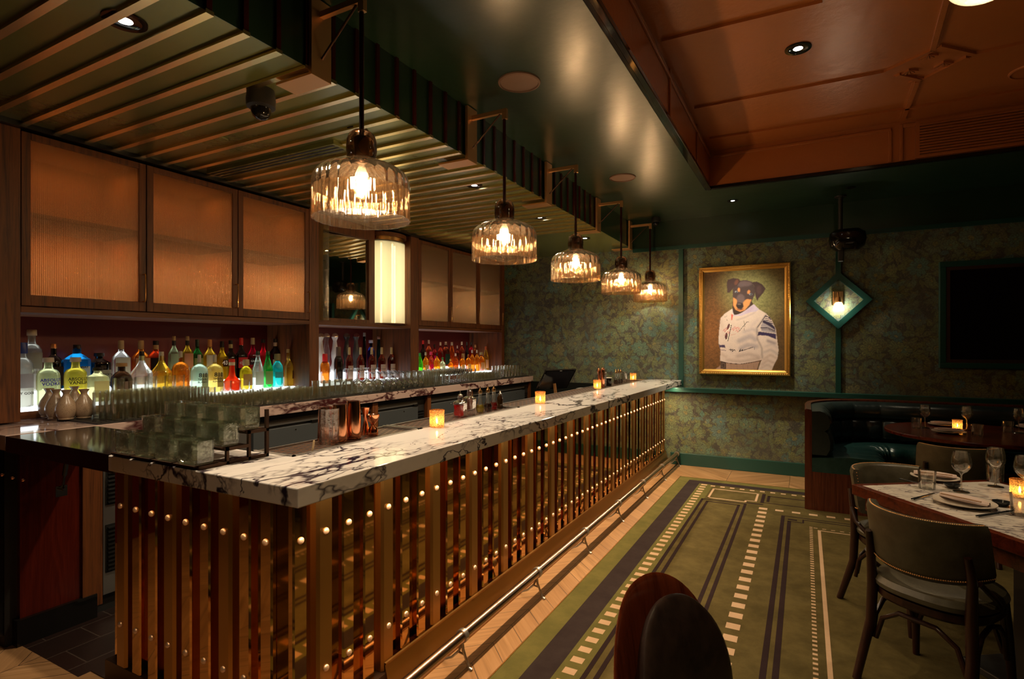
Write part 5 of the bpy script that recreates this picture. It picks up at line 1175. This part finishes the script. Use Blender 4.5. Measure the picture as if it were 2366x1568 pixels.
m.strip(rows, close=True)
def bead(x, z, hz): m.box(x-(.0055 if hz else .009), x+(.0055 if hz else .009), -.058, -.045, z-(.009 if hz else .0055), z+(.009 if hz else .0055))
for k in range(44): x = -PW/2+.03+k*(PW-.06)/43; bead(x, PH/2-.017, True); bead(x, -PH/2+.017, True)
for k in range(58): z = -PH/2+.04+k*(PH-.08)/57; bead(-PW/2+.017, z, False); bead(PW/2-.017, z, False)
m.build('gilt_frame', M['gold'], pt, smooth=False)
# ---------------------------------------------------------------- wall sconce in the diamond
t = thing('wall_sconce', 'brass wall sconce with fluted clear glass shade inside the green diamond', 'wall light', (.325, WY, 1.96))
MB().box(-.052, .052, -.022, 0, -.02, .14).build('back_plate', M['brass'], t, bevel=.006, smooth=False)
MB().tube([(0, -.02, .115), (0, -.075, .118), (0, -.085, .10), (0, -.085, .05)], .008, 10).lathe([(.001, .068), (.020, .068), (.024, .05), (.026, .012), (.02, .004)], 20, c=(0, -.085, 0)).build('arm', M['brass_aged'], t)
MB().lathe([(.024, .012), (.040, -.01), (.052, -.06), (.060, -.125), (.061, -.132)], 72, c=(0, -.085, 0), flute=(18, .05, .01), cap=False).build('glass_shade', M['clear_r'], t)
MB().lathe([(.001, .0), (.012, -.005), (.022, -.03), (.024, -.05), (.016, -.07), (.001, -.078)], 18, c=(0, -.085, 0)).build('bulb', emit('sconce_bulb', (1, .90, .70), 130), t)
# ---------------------------------------------------------------- ceiling speaker on pole, wall screen
t = thing('wall_speaker', 'black rounded loudspeaker hanging on a pole above the diamond sconce', 'speaker', (.39, 6.72, 2.60))
sp_ = MB().lathe([(.001, -.115), (.09, -.11), (.135, -.07), (.15, 0), (.14, .07), (.10, .105), (.001, .11)], 32, n=3.0, sx=1.15, sy=.8).build('casing', M['black_gloss'], t)
MB().tube([(-.06, .02, .10), (-.06, .02, .46)], .022, 12).build('pole', M['black_matte'], t)
MB().lathe([(.055, .455), (.055, .468), (.001, .468)], 20, c=(-.06, .02, 0)).build('ceiling_plate', M['black_matte'], t)
MB().box(-.085, -.03, -.01, .05, -.22, -.10).build('bracket', M['black_matte'], t, bevel=.01, smooth=False)
t = thing('wall_screen', 'large dark television screen in a green frame at the right of the wallpaper wall', 'television', (1.85, WY, 1.81))
MB().box(-.63, .63, -.05, 0, .49, .545).box(-.63, .63, -.05, 0, -.545, -.49).box(-.63, -.575, -.05, 0, -.49, .49).box(.575, .63, -.05, 0, -.49, .49).build('frame', M['green'], t, bevel=.004, smooth=False)
MB().box(-.575, .575, -.035, -.01, .455, .49).box(-.575, .575, -.035, -.01, -.49, -.455).box(-.575, -.54, -.035, -.01, -.455, .455).box(.54, .575, -.035, -.01, -.455, .455).build('inner_frame', M['bronze'], t, smooth=False)
MB().box(-.54, .54, -.02, -.01, -.455, .455).build('display', M['screen'], t, smooth=False)
# ---------------------------------------------------------------- curved booth
bo = thing('curved_booth', 'curved dark green channelled leather booth in a reddish wood shell', 'booth seat', (0, 0, .010))
Rr, x0b, yb0 = .72, .01, 5.67
path = []
for k in range(8): path.append((x0b, yb0+k*(WY-.09-Rr-yb0)/8., 1.0, 0.0))
for k in range(15):
    a = R(180-90*k/14.); path.append((x0b+Rr+Rr*math.cos(a), WY-.09-Rr+Rr*math.sin(a), -math.cos(a), -math.sin(a)))
for k in range(1, 14): path.append((x0b+Rr+k*.2, WY-.09, 0.0, -1.0))
def sweep(prof, name, mat, ms=0, close=True, chan=0.0, p=path, ang=35, pitch=.19):
    m = MB(); rows = []
    L = 0; last = None
    fine = []
    for i in range(len(p)-1):
        for q in range(4):
            f_ = q/4.; fine.append(tuple(p[i][j]*(1-f_)+p[i+1][j]*f_ for j in range(4)))
    fine.append(p[-1])
    for (x, y, nx, ny) in fine:
        if last: L += math.hypot(x-last[0], y-last[1])
        last = (x, y); nl = math.hypot(nx, ny); nx, ny = nx/nl, ny/nl
        b = 1-chan*(1-abs(math.sin(PI*L/pitch))**.35)
        rows.append([Vector((x+nx*d_*(b if s_ else 1), y+ny*d_*(b if s_ else 1), z-(1-b)*.05*(1 if s_ == 2 else 0))) for (d_, z, s_) in prof])
    m.strip(rows, close=close)
    if close:
        n = len(prof); m.f.append(tuple(range(n))); m.mi.append(0); o_ = len(m.v)-n; m.f.append(tuple(reversed(range(o_, o_+n)))); m.mi.append(0)
    return m.build(name, mat, bo, ang=ang)
sweep([(-.012, 0, 0), (.045, 0, 0), (.045, .885, 0), (.040, .905, 0), (.0, .912, 0), (-.012, .90, 0)], 'wood_shell', M['mahogany_z'])
sweep([(.046, .50, 0), (.19, .50, 1), (.222, .55, 1), (.225, .62, 1), (.205, .69, 1), (.175, .715, 1), (.046, .715, 0)], 'backrest', M['booth_back'], chan=.16, ang=60)
sweep([(.046, .716, 0), (.165, .716, 1), (.205, .745, 1), (.215, .79, 1), (.20, .845, 1), (.165, .882, 1), (.11, .895, 0), (.046, .89, 0)], 'top_roll', M['booth_back'], chan=.12, ang=60, pitch=.34)
sweep([(.046, .345, 0), (.60, .345, 0), (.635, .39, 1), (.625, .455, 2), (.56, .495, 2), (.38, .500, 2), (.046, .47, 0)], 'seat', M['booth_leather'], chan=.07, ang=60)
sweep([(.046, 0, 0), (.52, 0, 0), (.52, .345, 0), (.046, .345, 0)], 'base', M['mahogany_z'])
# round table of the booth
TC = Vector((1.30, 6.02, 0)); r_ = .66
t = thing('round_table', 'round glossy mahogany table in the curved booth', 'table', (TC.x, TC.y, .010))
MB().lathe([(.0005, .705), (r_-.03, .705), (r_, .715), (r_, .735), (r_-.008, .741), (.0005, .741)], 72).build('tabletop', M['mahogany'], t)
MB().lathe([(.0005, .0), (.26, .0), (.26, .015), (.05, .04), (.045, .68), (.12, .704), (.0005, .704)], 32).build('pedestal', M['black_matte'], t)
# marble dining table, turned
TA = Vector((.226, 3.528, 0)); ex = Vector((.57, -.822, 0)).normalized(); ey = Vector((.822, .57, 0)).normalized()
tb = thing('dining_table', 'rectangular marble topped dining table with dark red wood edge', 'table', (TA.x, TA.y, .010), math.atan2(ex.y, ex.x))
LW, LD, TH_ = 1.45, .86, .73       # along ex, along -? (table local x along ex, local y along ey)
MB().box(.035, LW-.035, .035, LD-.035, .70, TH_).build('marble_inset', M['marble_t'], tb, smooth=False)
MB().box(0, LW, 0, .035, .675, TH_+.001).box(0, LW, LD-.035, LD, .675, TH_+.001).box(0, .035, .035, LD-.035, .675, TH_+.001).box(LW-.035, LW, .035, LD-.035, .675, TH_+.001).box(.03, LW-.03, .03, LD-.03, .675, .69).build('wood_edge', M['mahogany'], tb, bevel=.003, smooth=False)
MB().box(.05, LW-.05, .04, .065, .60, .668).box(.05, LW-.05, LD-.065, LD-.04, .60, .668).box(.05, .075, .065, LD-.065, .60, .668).box(LW-.075, LW-.05, .065, LD-.065, .60, .668).build('apron', M['mahogany'], tb, smooth=False)
MB().box(.62, .83, .28, .58, 0, .60).box(.45, 1.0, .20, .66, 0, .03).box(.5, .95, .25, .61, .60, .674).build('pedestal', M['black_matte'], tb, bevel=.004, smooth=False)
# ---------------------------------------------------------------- chairs
def chair(lb, loc, rz, full=True):
    t = thing('dining_chair', lb, 'chair', (loc[0], loc[1], .010), rz, 'green grey leather dining chairs')
    # local: chair faces +y, back at -y
    def arc(rad, z, a0=-62, a1=62, n=20, cy=.02): return [Vector((rad*math.sin(R(a0+(a1-a0)*k/n)), cy-rad*math.cos(R(a0+(a1-a0)*k/n)), z)) for k in range(n+1)]
    R0 = .235; m = MB(); sec = [(0, .535), (.012, .52), (.040, .525), (.052, .56), (.050, .76), (.040, .785), (.010, .785), (0, .77)]
    rows = []
    N_ = 24
    for k in range(N_+1):
        a = R(-66+132*k/N_); e = abs(k-N_/2)/(N_/2); lo = .03*e**2; rows.append([Vector(((R0+d_-.02)*math.sin(a)*.96, .03-(R0+d_-.02)*math.cos(a)*1.0-(z-.53)*.22, z+(lo if z < .6 else 0))) for d_, z in sec])
    m.strip(rows, close=True); n = len(sec); m.f.append(tuple(range(n))); m.mi.append(0); o_ = len(m.v)-n; m.f.append(tuple(reversed(range(o_, o_+n)))); m.mi.append(0)
    back_ = m.build('backrest', M['chair_leather'], t, ang=60)
    nm = MB()
    def nail(p, nrm):
        q = Vector(nrm).to_track_quat('Z', 'Y').to_matrix().to_4x4(); nm.lathe([(.0035, 0), (.0025, .0018), (.0003, .0025)], 6, M4=Matrix.Translation(p) @ q)
    for k in range(75):
        a = R(-64+128*k/74); e = abs(k-37)/37.
        nail(((R0+.012)*math.sin(a)*.96, .03-(R0+.012)*math.cos(a)-.785*.22+.53*.22, .7855), (0, 0, 1))
        nail(((R0+.034)*math.sin(a)*.96, .03-(R0+.034)*math.cos(a)-.02*.22, .545+.03*e*e), (math.sin(a), -math.cos(a), 0))
    for sgn in (-1, 1):
        for k in range(14):
            a = R(66*sgn); z = .56+k*.016; nail(((R0+.008)*math.sin(a)*.96, .03-(R0+.008)*math.cos(a)-(z-.53)*.22, z), (sgn*.4, .9, 0))
    nm.build('nailhead_trim', M['brass_aged'], back_, fix=False)
    MB().lathe([(.0005, .415), (.20, .415), (.218, .425), (.222, .445), (.210, .468), (.17, .482), (.0005, .488)], 40, n=2.6, sy=1.02).build('seat', M['chair_leather'], t)
    MB().lathe([(.0005, .375), (.205, .375), (.212, .385), (.212, .412), (.0005, .413)], 40, n=2.6).build('seat_ring', M['dark_wood'], t)
    for sx in (-1, 1):
        MB().tube([(sx*.205, -.175-.08, 0), (sx*.19, -.17, .25), (sx*.185, -.165, .42), (sx*.19, -.17, .56), (sx*.185, -.195, .66)], [.017, .021, .022, .018, .014], 12).build('rear_leg', M['dark_wood'], t)
        MB().tube([(sx*.185, .20, 0), (sx*.175, .175, .25), (sx*.165, .16, .40)], [.014, .019, .021], 12).build('front_leg', M['dark_wood'], t)
        MB().tube([(sx*.193, -.15, .17), (sx*.190, -.13, .27), (sx*.185, -.08, .325), (sx*.18, 0, .345), (sx*.18, .08, .325), (sx*.18, .13, .27), (sx*.178, .155, .17)], .0105, 10).build('side_brace', M['dark_wood'], t)
        MB().tube([(sx*.21, -.16, .56), (sx*.235, -.10, .50), (sx*.225, -.03, .45), (sx*.205, .03, .41)], .011, 10).build('bent_arm_brace', M['dark_wood'], t)
    MB().tube([(-.17, -.165, .18), (-.14, -.17, .28), (-.07, -.175, .33), (.07, -.175, .33), (.14, -.17, .28), (.17, -.165, .18)], .0105, 10).build('rear_brace', M['dark_wood'], t)
    MB().tube([(-.16, .175, .18), (-.13, .172, .28), (-.06, .17, .33), (.06, .17, .33), (.13, .172, .28), (.16, .175, .18)], .0105, 10).build('front_brace', M['dark_wood'], t)
    return t
c1 = chair('nearest green grey leather chair, its nailed back toward the camera', (.515, 2.99), math.atan2(-.56, .83))
c2 = dup(c1, (.50, 3.70, .010), math.atan2(-.62, -.78), 'leather chair drawn up to the far edge of the marble table beside the booth')
c3 = dup(c1, (.955, 5.02, .010), R(-4), 'leather chair facing the round mahogany table')
# near barrel chair back at the bottom edge
t = thing('lounge_chair', 'dark brown leather chair with a round wood backed rest, closest to the camera', 'chair', (-.300, 1.38, .02), R(-103))
def disc(th0, th1, w, h, zc, tilt, bul, mat, name, yoff=0, nn=2.4, edge=.3):
    # upright rounded pad: local x = width, y = thickness, z = height
    m = MB(); prof = []
    S = 12
    rows = []
    for q in range(S+1):
        u = q/S; s_ = math.sin(PI*u)**edge if 0 < u < 1 else 0.0
        s_ = max(s_, .0); yy = th0+(th1-th0)*u; row = []
        for k in range(64):
            a = 2*PI*k/64; ca, sa = math.cos(a), math.sin(a); f_ = (abs(ca)**nn+abs(sa)**nn)**(-1/nn)
            x = w*ca*f_*max(s_, .001); z = h*sa*f_*max(s_, .001)
            row.append(Vector((x, yy+yoff+bul*(x/w)**2+(z)*tilt, zc+z)))
        rows.append(row)
    m.strip(rows, close=True); return m.build(name, mat, t, ang=50)
disc(-.058, -.036, .27, .30, .585, -.10, .07, M['rim_wood'], 'wood_back', 0, 2.2, .12)
disc(-.034, .060, .235, .272, .578, -.10, .06, M['brown_leather'], 'back_cushion', 0, 2.2, .42)
MB().lathe([(.0005, .36), (.23, .36), (.26, .39), (.255, .45), (.22, .475), (.0005, .48)], 40, n=2.6, c=(0, .26, 0)).build('seat', M['brown_leather'], t)
for (x, y) in ((-.18, .08), (.18, .08), (-.18, .45), (.18, .45)): MB().tube([(x*1.08, y, 0), (x, y, .37)], [.014, .02], 12).build('leg', M['rim_wood'], t)
# ---------------------------------------------------------------- things on the tables
wine_p = [(.0005, 0), (.036, .001), (.034, .004), (.006, .009), (.0038, .02), (.0036, .085), (.008, .095), (.025, .108), (.040, .130), (.0435, .150), (.041, .175), (.0345, .208)]
wine = vessel(wine_p, M['clear'], 32, .0012)
wtr = vessel([(.0005, .010), (.034, .0), (.037, .004), (.0385, .05), (.041, .095)], M['clear'], 32, .0022)
TZm = .741
def pl(x, y, z=TZm): return onz(x, y, z)
def plate(p, s, rz, lb, stick=True, dz=0):
    t = thing('dinner_plate', lb, 'plate', p, 0, None); t.location.z = p.z
    MB().lathe([(.0005, .001), (.07*s, .001), (.105*s, .012), (.125*s, .017), (.124*s, .020), (.10*s, .016), (.068*s, .006), (.0005, .006)], 48).build('dish', M['porcelain'], t)
    n = thing('folded_napkin', 'folded pale napkin on the '+lb.split(',')[0], 'napkin', (p.x, p.y, p.z+.012), rz)
    m = MB(); rows = []
    for i in range(17):
        u = i/16.; w = .052*s*max(.12, math.sin(PI*(.06+.88*u)))**.8; row = []
        for k in range(13):
            v = k/12.; y_ = (v-.5)*2*w; z_ = .012+.016*math.sin(PI*v)*(1-.4*u)+.005*math.sin(9*v+2*u)
            if k in (0, 12): z_ = .010
            row.append(Vector(((u-.5)*.21*s, y_+.020*math.sin(3.1*u), z_)))
        rows.append(row)
    m.strip(rows).strip([[Vector((v.x, v.y, .008)) for v in r] for r in rows]); m.build('fold', M['napkin'], n, fix=False)
    MB().tube([(-.08*s, -.035*s, .026), (.085*s, -.022*s, .026)], .0028, 6).tube([(-.08*s, -.041*s, .0265), (.085*s, -.029*s, .0265)], .0028, 6).build('chopstick_sleeve', M['wood_stick'], n)
    return t
def dishs(p, lb):
    t = thing('sauce_dish', lb, 'dish', p); MB().lathe([(.0005, .002), (.018, .001), (.030, .014), (.034, .022), (.032, .022), (.024, .010), (.0005, .006)], 32, sx=1.15).build('bowl', M['dish'], t)
def stick(a, b, lb, z=TZm):
    t = thing('chopsticks', lb, 'chopsticks', (a.x, a.y, z)); d_ = b-a
    MB().tube([(0, 0, .006), (d_.x, d_.y, .008)], [.0035, .002], 8).build('chopstick', M['dish'], t); n_ = Vector((-d_.y, d_.x, 0)).normalized()*.011
    MB().tube([(n_.x, n_.y, .006), (d_.x+n_.x*.5, d_.y+n_.y*.5, .008)], [.0035, .002], 8).build('chopstick', M['dish'], t)
one('water_glass', 'empty tumbler at the corner of the marble table nearest the booth end', 'glass', wtr, pl(2142, 1128), 'tumblers on the marble table')
one('water_glass', 'tumbler behind the second wine glass on the marble table', 'glass', wtr, pl(2299, 1112), 'tumblers on the marble table')
one('water_glass', 'tumbler in front of the candle at the right edge', 'glass', wtr, pl(2360, 1190), 'tumblers on the marble table')
one('wine_glass', 'large empty wine glass between the two napkin plates on marble', 'glass', wine, pl(2221, 1136), 'wine glasses on the marble table')
one('wine_glass', 'wine glass before the far tumbler on the marble table', 'glass', wine, pl(2300, 1124), 'wine glasses on the marble table')
one('wine_glass', 'wine glass beside the candle, cut by the right edge', 'glass', wine, pl(2368, 1150), 'wine glasses on the marble table')
an = math.atan2(ex.y, ex.x)
plate(pl(2160, 1107), .92, R(-10), 'white plate at the far side of the marble table'); plate(pl(2228, 1166), .98, R(-42), 'white plate nearest the camera on the marble table')
dishs(pl(2200, 1127), 'small black sauce dish behind the wine glass stem'); dishs(pl(2314, 1168), 'small black sauce dish right of the near plate')
stick(pl(2112, 1156), pl(2160, 1143), 'dark chopsticks left of the near plate'); stick(pl(2262, 1196), pl(2345, 1183), 'dark chopsticks before the sauce dish'); stick(pl(2078, 1108), pl(2125, 1120), 'dark chopsticks at the far left of the marble table')
p = pl(2356, 1148); votive(p.x, p.y, TZm, 1.0, 'amber candle holder on the marble dining table')
RZ = .751
q_ = lambda x, y: onz(x, y, RZ+.0005)
one('water_glass', 'tumbler at the left edge of the round table', 'glass', wtr, q_(2117, 989), 'tumblers on the round table')
one('water_glass', 'tumbler right of the candle on the round table', 'glass', wtr, q_(2258, 1006), 'tumblers on the round table')
one('water_glass', 'third tumbler on the round table toward the right edge', 'glass', wtr, q_(2328, 998), 'tumblers on the round table')
one('wine_glass', 'wine glass at the left side of the round table', 'glass', wine, q_(2137, 988), 'wine glasses on the round table')
one('wine_glass', 'wine glass right behind the candle on the round table', 'glass', wine, q_(2234, 993), 'wine glasses on the round table')
one('wine_glass', 'wine glass at the right edge of the round table', 'glass', wine, q_(2354, 1000), 'wine glasses on the round table')
plate(q_(2178, 983), .9, R(5), 'white plate at the far side of the round table'); plate(q_(2192, 1000), .95, R(-5), 'white plate at the near side of the round table'); plate(q_(2385, 990), .9, 0, 'white plate cut by the right edge on the round table')
p = q_(2212, 991); votive(p.x, p.y, RZ+.0005, .95, 'amber candle holder on the round mahogany table')
